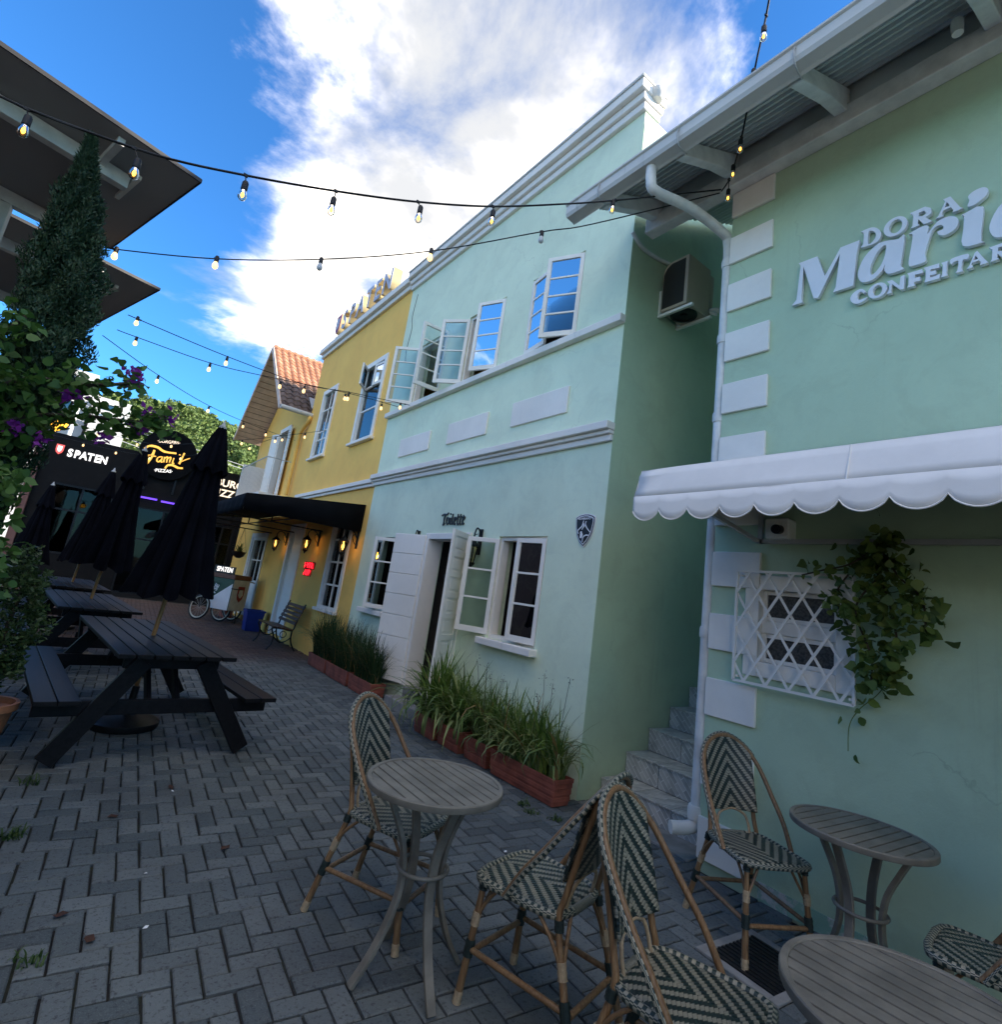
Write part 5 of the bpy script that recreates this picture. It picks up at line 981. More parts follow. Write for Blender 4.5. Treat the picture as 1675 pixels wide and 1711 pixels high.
# ------------------------------------------------------------------ flat canopies beside the tables
MT['canopysheet'] = NB('canopy_underside').m
b = NB('canopy_sheet'); v = b.coord('Object', (60, 1, 1), (0, 0, R(-17))); b.base((.38, .36, .37, 1)); b.b.inputs['Roughness'].default_value = .55; wv_ = b.n('ShaderNodeTexWave'); wv_.inputs['Scale'].default_value = 2; b.l(v, wv_.inputs[0]); b.bump(wv_.outputs['Fac'], .5, .01); MT['canopysheet'] = b.m
E1, E2 = Vector((-.956, -.292, 0)), Vector((-.292, .956, 0))
def canopy(corner, l1, l2, z, label, beams, post):
    C = Vector((*corner, z)); t = thing('flat_canopy', label, 'canopy', (C + E1 * 1.0 + E2 * (l2 / 2)) - Vector((0, 0, z)), group='flat dark canopies')
    def P(a, b_, c): return C + E1 * a + E2 * b_ + Vector((0, 0, c))
    s = MB(); s.add([P(a, b_, c)[:] for c in (0, .018) for a, b_ in ((0, 0), (l1, 0), (l1, l2), (0, l2))], [(0, 3, 2, 1), (4, 5, 6, 7), (0, 1, 5, 4), (1, 2, 6, 5), (2, 3, 7, 6), (3, 0, 4, 7)]); s.build('roof_panel', 'canopysheet', t)
    s = MB()
    for a, b_ in (((0, 0), (l1, 0)), ((0, 0), (0, l2)), ((0, l2), (l1, l2))): s.bar(P(a[0], a[1], .009) , P(b_[0], b_[1], .009), .010, .026)
    s.build('edge_trim', 'iron', t)
    for e in beams: s = MB(); s.bar(P(.28, e, -.055), P(l1, e, -.055), .07, .10); s.build('beam', 'greywood', t, bevel=.004)
    s = MB(); s.bar(P(.45, .08, -.03), P(.45, l2 - .08, -.03), .04, .05); s.bar(P(1.6, .08, -.03), P(1.6, l2 - .08, -.03), .04, .05); s.build('purlin', 'greywood', t)
    for a, e in post: s = MB(); q = P(a, e, -.11); s.bar(q, (q.x, q.y, -.018), .09, .09, (0, 1, 0)); s.build('post', 'greywood', t, bevel=.006)
    for k in (0, 1): s = MB(); s.bar(P(.25 + .1 * k, .35 + .5 * k, -.02), P(.25 + .1 * k, .75 + .5 * k, -.02), .03, .03); s.build('tube_light', 'white', t)
canopy((-.01, 3.92), 3.2, 1.66, 4.0, 'dark flat canopy with pale beams above the cypress', (.45, 1.58), ((.70, 1.58),))
canopy((-.08, 5.98), 3.2, 2.1, 4.0, 'dark flat canopy further along, ending over the picnic tables', (.5, 1.95), ((1.5, .5), (1.5, 1.95)))
kiosk = thing('kiosk', 'dusky pink kiosk wall behind the cypress under the canopies', 'building', (-2.6, 7, 0))
k_ = MB(); C = Vector((-1.85, 3.4, 0)); pts = [C, C + E1 * 1.6, C + E1 * 1.6 + E2 * 9, C + E2 * 9]; k2 = MB(); k2.span((-5.2, -9, -.02), (-2.9, 2.6, 3.2)); k2.span((-5.0, -8.8, 3.201), (-2.6, 2.5, 3.26)); k2.build('unseen_shade_block', stucco('dark_render', (.30, .28, .25, 1)), kiosk); k_.prism([(p.x, p.y) for p in pts], 3.93, Matrix.Translation((0, 0, -.02))); k_.build('wall', stucco('pink_render', (.045, .032, .03, 1), streak=.4), kiosk)  # unseen rear block added to shade the paving and lower wall
q = MB(); q.add([(C + E2 * (1.2 + a) - E1 * .004 + Vector((0, 0, z)))[:] for a, z in ((0, .9), (1.6, .9), (1.6, 2.4), (0, 2.4))], [(0, 1, 2, 3)]); q.build('hatch', 'dark', kiosk)
# ------------------------------------------------------------------ plants on the canopy side
MT['cypress'] = leafm('cypress_scale_leaf', (.016, .042, .018, 1), (.042, .085, .034, 1), .6, .12); MT['bark'] = plain('bark', (.06, .045, .03, 1), .9, .3, 20, .5, 40)
MT['bouleaf'] = leafm('bougainvillea_leaf', (.045, .12, .022, 1), (.11, .21, .045, 1), .45, .35); MT['bract'] = leafm('purple_bract', (.22, .02, .30, 1), (.36, .05, .42, 1), .5, .4)
MT['shrubleaf'] = leafm('shrub_leaf', (.030, .065, .018, 1), (.075, .12, .035, 1), .5, .25); MT['vineleaf'] = leafm('vine_leaf', (.06, .12, .026, 1), (.22, .28, .06, 1), .5, .3)
cyp = thing('cypress_tree', 'slim dark cypress rising in front of the canopy', 'tree', (-.62, 3.5, 0))
ax = [(-.62, 3.5, 0), (-.54, 3.5, 1.2), (-.48, 3.5, 1.7), (-.43, 3.5, 2.3), (-.46, 3.5, 2.9), (-.51, 3.5, 3.4), (-.545, 3.5, 3.70)]; rz_ = [(0, .05), (.5, .10), (1.2, .12), (1.7, .15), (2.1, .20), (2.5, .25), (2.9, .20), (3.2, .13), (3.45, .065), (3.7, .010)]
s = MB(); s.tube(crom(ax, 4), [.035 - .03 * k / 24 for k in range(25)], 8); s.build('trunk', 'bark', cyp, smooth=60)
zs = rng.uniform(1.5, 3.68, 70000); rad = np.interp(zs, [a for a, b in rz_], [b for a, b in rz_]); th = rng.uniform(0, 2 * np.pi, zs.size)
lump = 1 + .34 * np.sin(th * 3 + zs * 5) * np.sin(zs * 9 + th) + .26 * np.sin(th * 6 - zs * 17); rr = rad * .70 * np.sqrt(rng.uniform(.25, 1, zs.size)) * lump
axx = np.interp(zs, [a[2] for a in ax], [a[0] for a in ax]); Cc = np.stack([axx + rr * np.cos(th), 3.5 + rr * np.sin(th), zs], 1)
v_, f_ = leafcloud(Cc, .030, up=1.7, aspect=3.4); npmesh('crown', v_, f_, 'cypress', cyp, kind='stuff')
bou = thing('bougainvillea', 'bougainvillea with purple bracts arching out beside the cypress', 'plant', (-.75, 3.2, 0))
br = [[(-.75, 3.2, 0), (-.72, 3.2, 1.0), (-.62, 3.2, 1.75), (-.42, 3.2, 2.02), (-.2, 3.2, 2.11), (.02, 3.2, 2.15), (.15, 3.22, 2.20)], [(-.74, 3.25, .9), (-.62, 3.2, 1.9), (-.45, 3.2, 2.20), (-.22, 3.2, 2.26), (-.03, 3.2, 2.34)], [(-.74, 3.2, .9), (-.60, 3.15, 1.5), (-.46, 3.1, 1.70), (-.34, 3.1, 1.74)], [(-.74, 3.2, 1.0), (-.6, 3.15, 1.35), (-.46, 3.1, 1.45), (-.36, 3.1, 1.38)], [(-.75, 3.2, .7), (-.62, 3.2, 2.1), (-.50, 3.2, 2.5)]]
pts = []
for b_ in br:
    c_ = crom(b_, 10); s = MB(); s.tube(c_, .009, 6); s.build('branch', 'bark', bou, smooth=60)
    for p in c_:
        if p.z > 1.1:
            for _ in range(9): pts.append((p.x + random.gauss(0, .04), p.y + random.gauss(0, .07), p.z + random.gauss(0, .04)))
for _ in range(330): z = random.uniform(1.25, 2.25); pts.append((-.45 + (1.85 - z) * .26 + random.gauss(0, .045), 3.2 + random.gauss(0, .08), z))
v_, f_ = leaf7(np.array(pts), .050, up=-.1, aspect=1.3); npmesh('foliage', v_, f_, 'bouleaf', bou, kind='stuff')
for c4 in ((.07, 2.30), (.06, 2.25), (-.402, 2.053), (-.493, 2.097), (-.281, 2.353), (-.035, 2.55), (.20, 2.38), (-.33, 2.34), (-.06, 2.60), (-.1, 2.15), (.09, 2.36)):
    c_ = np.array((c4[0] * .8, 3.2, 1.55 + (c4[1] - 1.55) * .8)); v_, f_ = leafcloud(c_ + rng.normal(0, .016, (22, 3)), .034, up=.2, aspect=1.4); npmesh('bract', v_, f_, 'bract', bou, kind='stuff')
sb = thing('potted_shrub', 'bushy shrub in a round terracotta pot by the picnic table', 'potted plant', (-.38, 5.4, 0))
s = MB(); s.lathe([(.13, 0), (.17, .22), (.175, .25), (.20, .26), (.20, .31), (.175, .31), (.165, .27), (.02, .26)], 28, Matrix.Translation((-.34, 5.4, .002))); s.build('pot', 'clay', sb, smooth=35)
s = MB()
for k in range(5): a = k * 1.25; s.tube(crom([(-.38, 5.4, .25), (-.38 + .07 * math.cos(a), 5.4 + .07 * math.sin(a), .7), (-.38 + .14 * math.cos(a), 5.4 + .12 * math.sin(a), 1.1)], 5), .009, 6)
s.build('stem', 'bark', sb)
n = 6500; d_ = rng.normal(size=(n, 3)); d_ /= np.linalg.norm(d_, axis=1)[:, None]; r_ = rng.uniform(.35, 1, (n, 1)) ** .5 * (1 + .25 * np.sin(d_[:, :1] * 9) * np.cos(d_[:, 2:] * 8)); Cc = np.array((-.38, 5.38, .86)) + d_ * r_ * np.array((.26, .28, .58)); v_, f_ = leafcloud(Cc, .036, up=.3, aspect=1.8); npmesh('foliage', v_, f_, 'shrubleaf', sb, kind='stuff')
vine = thing('climbing_vine', 'trailing green vine hanging beside the white window grille', 'plant', (3.65, 1.2, 2.2)); pts = []
vb = [[(3.70, 1.15, 2.25), (3.64, 1.22, 2.08), (3.62, 1.15, 1.85), (3.64, 1.12, 1.62), (3.66, 1.15, 1.45)], [(3.68, 1.2, 2.2), (3.60, 1.33, 2.06), (3.62, 1.48, 2.02), (3.63, 1.62, 1.98)], [(3.68, 1.2, 2.15), (3.60, 1.10, 2.0), (3.62, 1.00, 1.88), (3.63, .99, 1.70)], [(3.65, 1.2, 2.0), (3.58, 1.3, 1.8), (3.62, 1.24, 1.55), (3.65, 1.25, 1.4)], [(3.65, 1.14, 1.52), (3.69, 1.22, 1.36), (3.71, 1.33, 1.24), (3.71, 1.38, 1.14), (3.72, 1.39, 1.0)], [(3.66, 1.2, 2.2), (3.64, 1.42, 1.9), (3.63, 1.36, 1.7)]]
for i, b_ in enumerate(vb):
    c_ = crom(b_, 8); s = MB(); s.tube(c_, .0025 if i == 4 else .0055, 6); s.build('stem', 'vineleaf' if i == 4 else 'bark', vine)
    for p in c_:
        for _ in range((6, 1, 6, 6, 1, 5)[i] if p.z > 1.35 else int(random.random() < .2)): pts.append((min(3.74, p.x + random.gauss(-.01, .03)), p.y + random.gauss(0, .042), p.z + random.gauss(0, .045)))
v_, f_ = leaf7(np.array(pts), .058, up=-.5, aspect=1.05); v_[:, 0] = np.minimum(v_[:, 0], 3.765); npmesh('foliage', v_, f_, 'vineleaf', vine, kind='stuff')
# ------------------------------------------------------------------ bar building that closes the court
bar = thing('bar_building', 'black rendered bar building closing the end of the court', 'building', (1, 20, 0)); BYw = 20.0
YM = Matrix(((0, 1, 0, 0), (1, 0, 0, 0), (0, 0, 1, 0), (0, 0, 0, 1)))            # swaps x and y: a wall facing -y
ops = [(-1.35, .15, 1.0, 3.0), (.75, 2.4, .1, 2.75), (3.0, 3.7, 1.0, 2.6)]
wl = MB(); holed_wall(wl, BYw, .25, -1.75, 7.5, -.02, 4.42, ops, YM); wl.f = [tuple(reversed(f_)) for f_ in wl.f]; wl.build('front_wall', 'blackwall', bar)
wl = MB(); wl.span((-1.75, BYw + .26, -.02), (-1.5, 26, 4.42)); wl.span((7.2, BYw + .26, -.02), (7.5, 26, 4.42)); wl.span((-1.49, 25.7, -.02), (7.19, 26, 4.42)); wl.span((-1.49, BYw + .26, 4.1), (7.19, 25.69, 4.3)); wl.build('shell_wall', 'blackwall', bar)
wl = MB(); wl.span((-1.95, BYw - .12, -.02), (-1.76, BYw + .3, 3.85)); wl.build('corner_pillar', stucco('pillar_render', (.20, .10, .085, 1)), bar)
for a, b_, c, d in ops:
    f_ = MB(); t_ = .05
    f_.span((a, BYw + .02, c), (a + t_, BYw + .10, d)); f_.span((b_ - t_, BYw + .02, c), (b_, BYw + .10, d)); f_.span((a + t_, BYw + .021, c), (b_ - t_, BYw + .099, c + t_)); f_.span((a + t_, BYw + .021, d - t_), (b_ - t_, BYw + .099, d)); f_.span(((a + b_) / 2 - .025, BYw + .022, c + t_), ((a + b_) / 2 + .025, BYw + .098, d - t_)); f_.span((a + t_, BYw + .023, c + (d - c) * .62), (b_ - t_, BYw + .097, c + (d - c) * .62 + .05)); wv = f_.build('window', 'iron', bar)
    for x0, x1 in ((a + t_, (a + b_) / 2 - .025), ((a + b_) / 2 + .025, b_ - t_)):
        for z0, z1 in ((c + t_, c + (d - c) * .62), (c + (d - c) * .62 + .05, d - t_)): p = MB(); p.span((x0, BYw + .055, z0), (x1, BYw + .061, z1)); p.build('pane', 'glassdark', wv)
def endM(x, z, off): return Matrix.Translation((x, BYw - off, z)) @ ENDW
s1_ = thing('lettering_sign', 'lit white SPATEN letters with red shield on the black wall', 'sign', (-.85, BYw, 3.8))
for k, ch in enumerate('SPATEN'): text('letter', ch, .31, 'litwhite', s1_, endM(-1.17 + .165 * k, 3.90, .02), .03, .012, 0, .82)
SH2 = [(x * .58, y * .55) for x, y in SH]
o = poly2d('shield', [SH2], .03, 'litred', s1_, endM(-1.43, 3.95, .02)); poly2d('shield_spade', [[(x * .55, y * .6) for x, y in SH2]], .01, 'litwhite', o, endM(-1.43, 3.96, .045))
cs = thing('round_sign', 'round black sign with amber Family brush lettering', 'sign', (1.24, BYw - .1, 3.7)); CX_, CZ_ = 1.24, 4.50
b_ = MB(); b_.lathe([(.80, 0), (.82, .02), (.82, .10), (.80, .12)], 56, Matrix.Translation((CX_, BYw - .02, CZ_)) @ Matrix.Rotation(R(90), 4, 'X')); b_.build('disc', 'blackfab', cs, smooth=40)
b_ = MB(); b_.bar((CX_ - .4, BYw - .04, 3.3), (CX_ - .4, BYw - .04, 3.9), .05, .05, (0, 1, 0)); b_.bar((CX_ + .4, BYw - .04, 3.3), (CX_ + .4, BYw - .04, 3.9), .05, .05, (0, 1, 0)); b_.build('support', 'iron', cs)
def fz2(x, y): return ((x - 490) / 1675 * 190 * .01725, (395 - y) / 1675 * 190 * .01725 - .0)
strk = [('swash', [(150, 330), (220, 275), (330, 285), (430, 345), (600, 355)], .07), ('F', [(290, 335), (265, 430), (205, 565)], .075), ('F', [(165, 445), (240, 430), (320, 435)], .05), ('a', [(400, 430), (350, 450), (335, 500), (360, 520), (395, 480), (410, 430)], .042), ('a', [(410, 430), (395, 510), (415, 520)], .042), ('m', [(440, 430), (430, 520)], .042), ('m', [(445, 450), (480, 430), (470, 520)], .042), ('m', [(485, 450), (525, 430), (510, 515)], .042), ('i', [(570, 435), (555, 520), (580, 520)], .042), ('i', [(650, 365), (648, 380)], .05), ('l', [(715, 335), (660, 500), (650, 525)], .06), ('y', [(690, 480), (730, 450), (800, 415)], .03), ('swash', [(460, 620), (490, 565), (560, 555), (640, 590), (710, 590)], .065)]
MC = Matrix.Translation((CX_, BYw - .145, CZ_)) @ ENDW @ Matrix.Rotation(R(9), 4, 'Z')
for k, (nm, p, wd) in enumerate(strk): mb = MB(); stroke(mb, [fz2(*q) for q in p], [wd * .8, wd, wd, wd * .8], .012 + .0006 * k, MC); mb.build('letter_stroke', 'litamber', cs)
text('lettering', '\u00b7BURGERS\u00b7', .135, 'litpeach', cs, MC @ Matrix.Translation((-.02, .42, .004)), .01, .0015); text('lettering', '\u00b7PIZZAS\u00b7', .14, 'litwhite', cs, MC @ Matrix.Translation((-.10, -.52, .004)), .01, .0015)
bs = thing('lettering_sign', 'lit peach letters BURGERS PIZZAS beside the black awning', 'sign', (3.4, BYw, 3.6))
text('lettering', 'BURGERS', .34, 'litpeach', bs, endM(2.78, 4.02, .02), .03, .006, align='LEFT'); text('lettering', 'PIZZAS', .34, 'litpeach', bs, endM(2.74, 3.68, .02), .03, .006, align='LEFT')
for x, z in ((1.06, 3.02), (1.70, 3.0)): l_ = MB(); l_.span((x - .3, BYw - .06, z), (x + .22, BYw - .002, z + .05)); tag(l_.build('led_strip', 'litviolet'), 'short violet LED strip glowing above the bar entrance', 'light strip', 'violet strips above the bar entrance')
# ------------------------------------------------------------------ far background
MT['blockwhite'] = plain('office_render', (.42, .42, .42, 1), .8, .05, .6)
def whiteblock(x0, x1, y, z1, label, wins, logo):
    t = thing('office_block', label, 'building', ((x0 + x1) / 2, y, 0)); b_ = MB(); holed_wall(b_, y, .5, x0, x1, -.02, z1, wins, YM); b_.f = [tuple(reversed(f_)) for f_ in b_.f]; b_.span((x0, y + .51, -.02), (x1, y + 12, z1 - .01)); b_.build('wall', 'blockwhite', t)
    for a, b2, c, d in wins:
        f_ = MB(); f_.span((a, y + .2, c), (b2, y + .26, d)); wo_ = f_.build('window', 'steel', t); p = MB(); p.span((a + .05, y + .19, c + .05), (b2 - .05, y + .195, d - .05)); p.build('pane', 'glass', wo_)
    for pts_, mt_ in logo: s = MB(); s.prism(pts_, .08, Matrix.Translation((0, y - .02, 0)) @ ENDW); s.build('logo', mt_, t)
MT['logoblue'] = plain('slate_blue_logo', (.10, .16, .24, 1), .5); MT['logored'] = plain('red_logo', (.6, .04, .06, 1), .5)
whiteblock(-7.2, -3.2, 60, 16.15, 'tall white office block below the wooded hill', [(-6.9, -6.3, 12, 13.2), (-6.0, -5.4, 12, 13.2), (-5.1, -4.5, 12, 13.2)], [([(-5.75, 14.9), (-4.75, 14.8), (-4.75, 15.0), (-5.5, 15.08), (-5.5, 15.5), (-5.75, 15.5)], 'logoblue'), ([(-5.2, 15.15), (-4.7, 15.1), (-4.7, 15.45), (-5.2, 15.5)], 'logoblue')])
whiteblock(-2.85, -.15, 58, 13.85, 'white office block with a ribbon window and red round logo', [(-2.5, -.75, 12.75, 13.35)], [([(-1.0 + .17 * math.cos(a * .5236), 12.05 + .2 * math.sin(a * .5236)) for a in range(12)], 'logored'), ([(-2.4, 12.1), (-2.1, 12.1), (-2.1, 12.3), (-2.4, 12.3)], 'logoblue')])
hm = NB('hillside'); v = hm.coord('World'); hm.base(hm.mix(hm.ramp(hm.noise(v, .05, 5), .4, .65), (.030, .055, .018, 1), (.085, .13, .035, 1))); hm.b.inputs['Roughness'].default_value = .9
def hillz(x, y): return max(-.3, 45.0 * (1 / (1 + math.exp(-(y - 128) / 26))) * (1 + .05 * math.sin(x * .06 + 1) + .03 * math.sin(x * .17)) - 4.8 + (x * .05 if x > 10 else 0))
vs = []; fs = []; nx_, ny_ = 60, 40
for j in range(ny_ + 1):
    for i in range(nx_ + 1): x = -260 + 560 * i / nx_; y = 80 + 260 * j / ny_; vs.append((x, y, hillz(x, y)))
for j in range(ny_):
    for i in range(nx_): a = j * (nx_ + 1) + i; fs.append((a, a + 1, a + nx_ + 2, a + nx_ + 1))
h = MB(); h.add(vs, fs); structure(h.build('hill', hm.m, smooth=60))
MT['forest'] = leafm('forest_leaf', (.065, .115, .032, 1), (.19, .25, .065, 1), .6, .15); cs_ = []
for _ in range(1500):
    y = random.uniform(88, 235); x = random.uniform(-.32 * y, .36 * y); z = hillz(x, y); r_ = random.uniform(1.8, 3.6); n = 330
    d_ = rng.normal(size=(n, 3)); d_ /= np.linalg.norm(d_, axis=1)[:, None]; d_[:, 2] = np.abs(d_[:, 2]) * 1.1 - .25
    cs_.append(np.array((x, y, z + r_ * .8)) + d_ * r_ * (1 + .18 * np.sin(d_[:, :1] * 7 + x)) * np.array((1, 1, .95)))
Cc = np.concatenate(cs_); v_, f_ = leafcloud(Cc, .75, up=.3, aspect=1.3); o = npmesh('hill_forest', v_, f_, 'forest', None, kind='stuff'); tag(o, 'sunlit forest covering the hill beyond the rooftops', 'forest')
MT['wire'] = plain('bare_wire', (.45, .45, .46, 1), .5)
for k, (z0, z1) in enumerate(((10.3, 8.55), (10.0, 8.3), (9.2, 7.7), (8.9, 7.4))):
    s = MB(); s.tube([(-3 + 14 * q / 10, 45, z0 + (z1 - z0) * q / 10 - .25 * math.sin(math.pi * q / 10)) for q in range(11)], .022, 5); tag(s.build('power_line', 'wire'), 'pale overhead power line crossing in front of the wooded hill', 'power line', 'overhead power lines')
for x in (-3, 11): s = MB(); s.tube([(x, 45, -.02), (x, 45, 10.6)], .13, 10); tag(s.build('utility_pole', 'greywood'), 'concrete utility pole carrying the power lines', 'pole', 'utility poles')
# ------------------------------------------------------------------ cargo bike, garden bench, crate, hanging pot
bk = thing('cargo_bike', 'vintage cargo tricycle cart with white and green box and SPATEN board', 'cargo bike', (3.05, 15.3, 0)); BM = Matrix.Translation((3.06, 14.95, 0)) @ Matrix.Rotation(R(38), 4, 'Z')
MT['cream'] = plain('cream_panel', (.52, .50, .44, 1), .5); MT['bottle'] = plain('bottle_green', (.006, .06, .04, 1), .4); MT['brown'] = plain('brown_lid', (.16, .06, .035, 1), .5); MT['rimcream'] = plain('cream_tyre', (.62, .64, .55, 1), .5); MT['maroon'] = plain('maroon_shield', (.26, .02, .02, 1), .5)
b_ = MB(); b_.span((.0, .0, .30), (.60, .66, 1.08), BM); b_.build('box', 'bottle', bk, bevel=.008)
b_ = MB(); b_.span((.012, -.008, .31), (.588, -.0005, 1.07), BM); b_.build('front_panel', 'cream', bk)
b_ = MB(); b_.prism([(-.01, .31), (-.62, .31), (-.62, .52), (-.01, .97)], .006, BM @ Matrix.Translation((-.002, 0, 0)) @ WALL); b_.build('white_panel', 'lettering', bk)
b_ = MB(); b_.span((-.02, -.02, 1.081), (.62, .68, 1.19), BM); b_.build('lid', 'brown', bk, bevel=.006)
o = poly2d('shield', [[(x * .75, y * .75) for x, y in SH]], .006, 'maroon', bk, BM @ Matrix.Translation((.32, -.013, .72)) @ ENDW); poly2d('shield_spade', [[(-.06, .12), (.06, .12), (.08, -.03), (.02, -.10), (-.02, -.10), (-.08, -.03)]], .004, 'cream', o, BM @ Matrix.Translation((.32, -.019, .73)) @ ENDW)
b_ = MB(); b_.span((-.03, .02, 1.191), (-.005, .66, 1.38), BM); b_.build('sign_board', 'iron', bk); text('lettering', 'SPATEN', .17, 'litwhite', bk, BM @ Matrix.Translation((-.036, .33, 1.285)) @ WALL, .008, .002, 0, .84)
text('lettering', 'TSE', .17, 'lettering', bk, BM @ Matrix.Translation((-.004, .50, .78)) @ WALL @ Matrix.Rotation(R(70), 4, 'Z'), .006, .006)
def wheel(c, axis_rot, r=.29):
    T = Matrix.Translation(c) @ axis_rot; w_ = MB(); w_.tube([(r * math.cos(a * math.pi / 16), 0, r * math.sin(a * math.pi / 16)) for a in range(32)], .022, 8, True, T); wo_ = w_.build('wheel', 'iron', bk, smooth=60)
    w_ = MB(); w_.tube([((r - .03) * math.cos(a * math.pi / 16), 0, (r - .03) * math.sin(a * math.pi / 16)) for a in range(32)], .014, 6, True, T); w_.build('rim', 'rimcream', wo_, smooth=60)
    w_ = MB()
    for k in range(14): a = k * math.pi / 7; w_.tube([(.02 * math.cos(a), 0, .02 * math.sin(a)), ((r - .03) * math.cos(a), 0, (r - .03) * math.sin(a))], .003, 4, M=T)
    w_.build('spoke', 'steel', wo_)
wheel((2.48, 15.32, .312), Matrix.Rotation(R(128), 4, 'Z') @ Matrix.Rotation(R(8), 4, 'X')); wheel(BM @ Vector((.12, .30, .312)), Matrix.Rotation(R(128), 4, 'Z')); wheel(BM @ Vector((.64, .40, .312)), Matrix.Rotation(R(128), 4, 'Z'))
b_ = MB(); b_.tube(crom([BM @ Vector((.1, .5, .32)), (2.75, 15.55, .45), (2.55, 15.40, .55), (2.48, 15.32, .312)], 5), .016, 8); b_.tube([(2.55, 15.4, .55), (2.52, 15.36, .95)], .016, 8); b_.tube([(2.38, 15.5, .95), (2.52, 15.36, .95), (2.68, 15.2, .95)], .012, 8); b_.tube([BM @ Vector((.3, -.02, .30)), BM @ Vector((.3, -.06, .0))], .016, 8); b_.tube([BM @ Vector((-.02, .0, .85)), BM @ Vector((-.02, -.16, .85)), BM @ Vector((.2, -.16, .85))], .012, 8); b_.build('frame', 'iron', bk, smooth=50)
gb = thing('garden_bench', 'brown slatted garden bench with scrolled iron legs by the yellow wall', 'bench', (3.4, 11.5, 0))
for k in range(5): x = 3.14 + .082 * k; s = MB(); s.box((x, 11.5, .43 - .008 * k), (.062, 1.14, .024)); s.build('seat_slat', 'benchwood', gb, bevel=.004)
for k in range(5): z = .52 + .078 * k; x = 3.52 + .03 * k; s = MB(); s.box((x, 11.5, z), (.022, 1.14, .058), rot=Matrix.Rotation(R(-20), 3, 'Y').inverted()); s.build('back_slat', 'benchwood', gb, bevel=.004)
for y in (10.98, 12.02):
    s = MB(); s.tube(crom([(3.08, y, .005), (3.15, y, .10), (3.17, y, .25), (3.12, y, .40), (3.30, y, .405), (3.50, y, .39), (3.55, y, .55), (3.66, y, .90)], 6), .016, 8); s.tube(crom([(3.62, y, .005), (3.54, y, .12), (3.50, y, .25), (3.50, y, .39)], 5), .016, 8); s.tube(crom([(3.17, y, .25), (3.28, y, .16), (3.40, y, .17), (3.50, y, .25)], 6), .012, 7); s.tube([(3.34 + .06 * math.cos(a * .5236), y, .30 + .06 * math.sin(a * .5236)) for a in range(12)], .009, 6, True); s.build('cast_iron_end', 'iron', gb, smooth=60)
MT['bluep'] = plain('blue_plastic', (.010, .03, .20, 1), .4)
cr_b = thing('plastic_crate', 'blue plastic crate standing beside the cargo cart', 'crate', (3.44, 13.85, 0)); s = MB(); s.add([(3.44 + sx * w_, 13.85 + sy * w_, z) for w_, z in ((.16, .005), (.20, .46)) for sx, sy in ((-1, -1), (1, -1), (1, 1), (-1, 1))], [(0, 3, 2, 1), (0, 1, 5, 4), (1, 2, 6, 5), (2, 3, 7, 6), (3, 0, 4, 7)]); s.build('body', 'bluep', cr_b, bevel=.01)
s = MB()
for a, b_ in (((3.225, 13.635, .44), (3.655, 13.665, .48)), ((3.225, 14.035, .44), (3.655, 14.065, .48)), ((3.225, 13.665, .44), (3.255, 14.035, .48)), ((3.625, 13.665, .44), (3.655, 14.035, .48))): s.span(a, b_)
s.build('rim', 'bluep', cr_b, bevel=.004)
hp_ = thing('hanging_pot', 'black hanging bowl planter below the black awning', 'planter', (3.08, 15.3, 1.6)); s = MB(); s.lathe([(.05, 0), (.13, .06), (.17, .15), (.18, .17), (.16, .17), (.02, .15)], 20, Matrix.Translation((3.08, 15.3, 1.62))); s.build('bowl', 'iron', hp_, smooth=40)
s = MB()
for a in (0, 2.09, 4.19): s.tube([(3.08 + .17 * math.cos(a), 15.3 + .17 * math.sin(a), 1.78), (3.08, 15.3, 2.40)], .004, 5)
s.build('chain', 'iron', hp_); v_, f_ = blades(26, (3.02, 3.14, 15.24, 15.36, 1.78), .7, .28, .02, 1.2, 5); npmesh('foliage', v_, f_, 'strap', hp_, kind='stuff')
planter(3.35, 16.1, 16.8, 'terracotta box behind the cargo cart wheels', 'grass', 21, n=120, ln=.45)
# ------------------------------------------------------------------ hanging amber lamp
LX, LY, LZ = -.76, 9.0, 2.97
al = thing('post_lamp', 'amber glass lamp glowing on a post behind the bougainvillea', 'lamp', (LX - .2, LY, 0)); s = MB(); s.lathe([(.02, -.12), (.10, -.06), (.125, 0), (.09, .07), (.035, .10)], 16, Matrix.Translation((LX, LY, LZ))); s.build('globe', emit('amber_glass', (1, .46, .04, 1), .6), al, smooth=60)
s = MB(); s.lathe([(.04, .10), (.09, .11), (.02, .17)], 12, Matrix.Translation((LX, LY, LZ)))
for k in range(8): a = k * math.pi / 4; s.tube(crom([(LX + .03 * math.cos(a), LY + .03 * math.sin(a), LZ - .12), (LX + .135 * math.cos(a), LY + .135 * math.sin(a), LZ), (LX + .06 * math.cos(a), LY + .06 * math.sin(a), LZ + .11)], 4), .006, 5)
s.build('cage', 'iron', al); s = MB(); s.tube(crom([(LX - .2, LY, -.02), (LX - .2, LY, 2.9), (LX - .16, LY, 3.18), (LX - .04, LY, 3.2), (LX, LY, 3.13)], 5), .022, 8); s.build('post', 'iron', al, smooth=50)
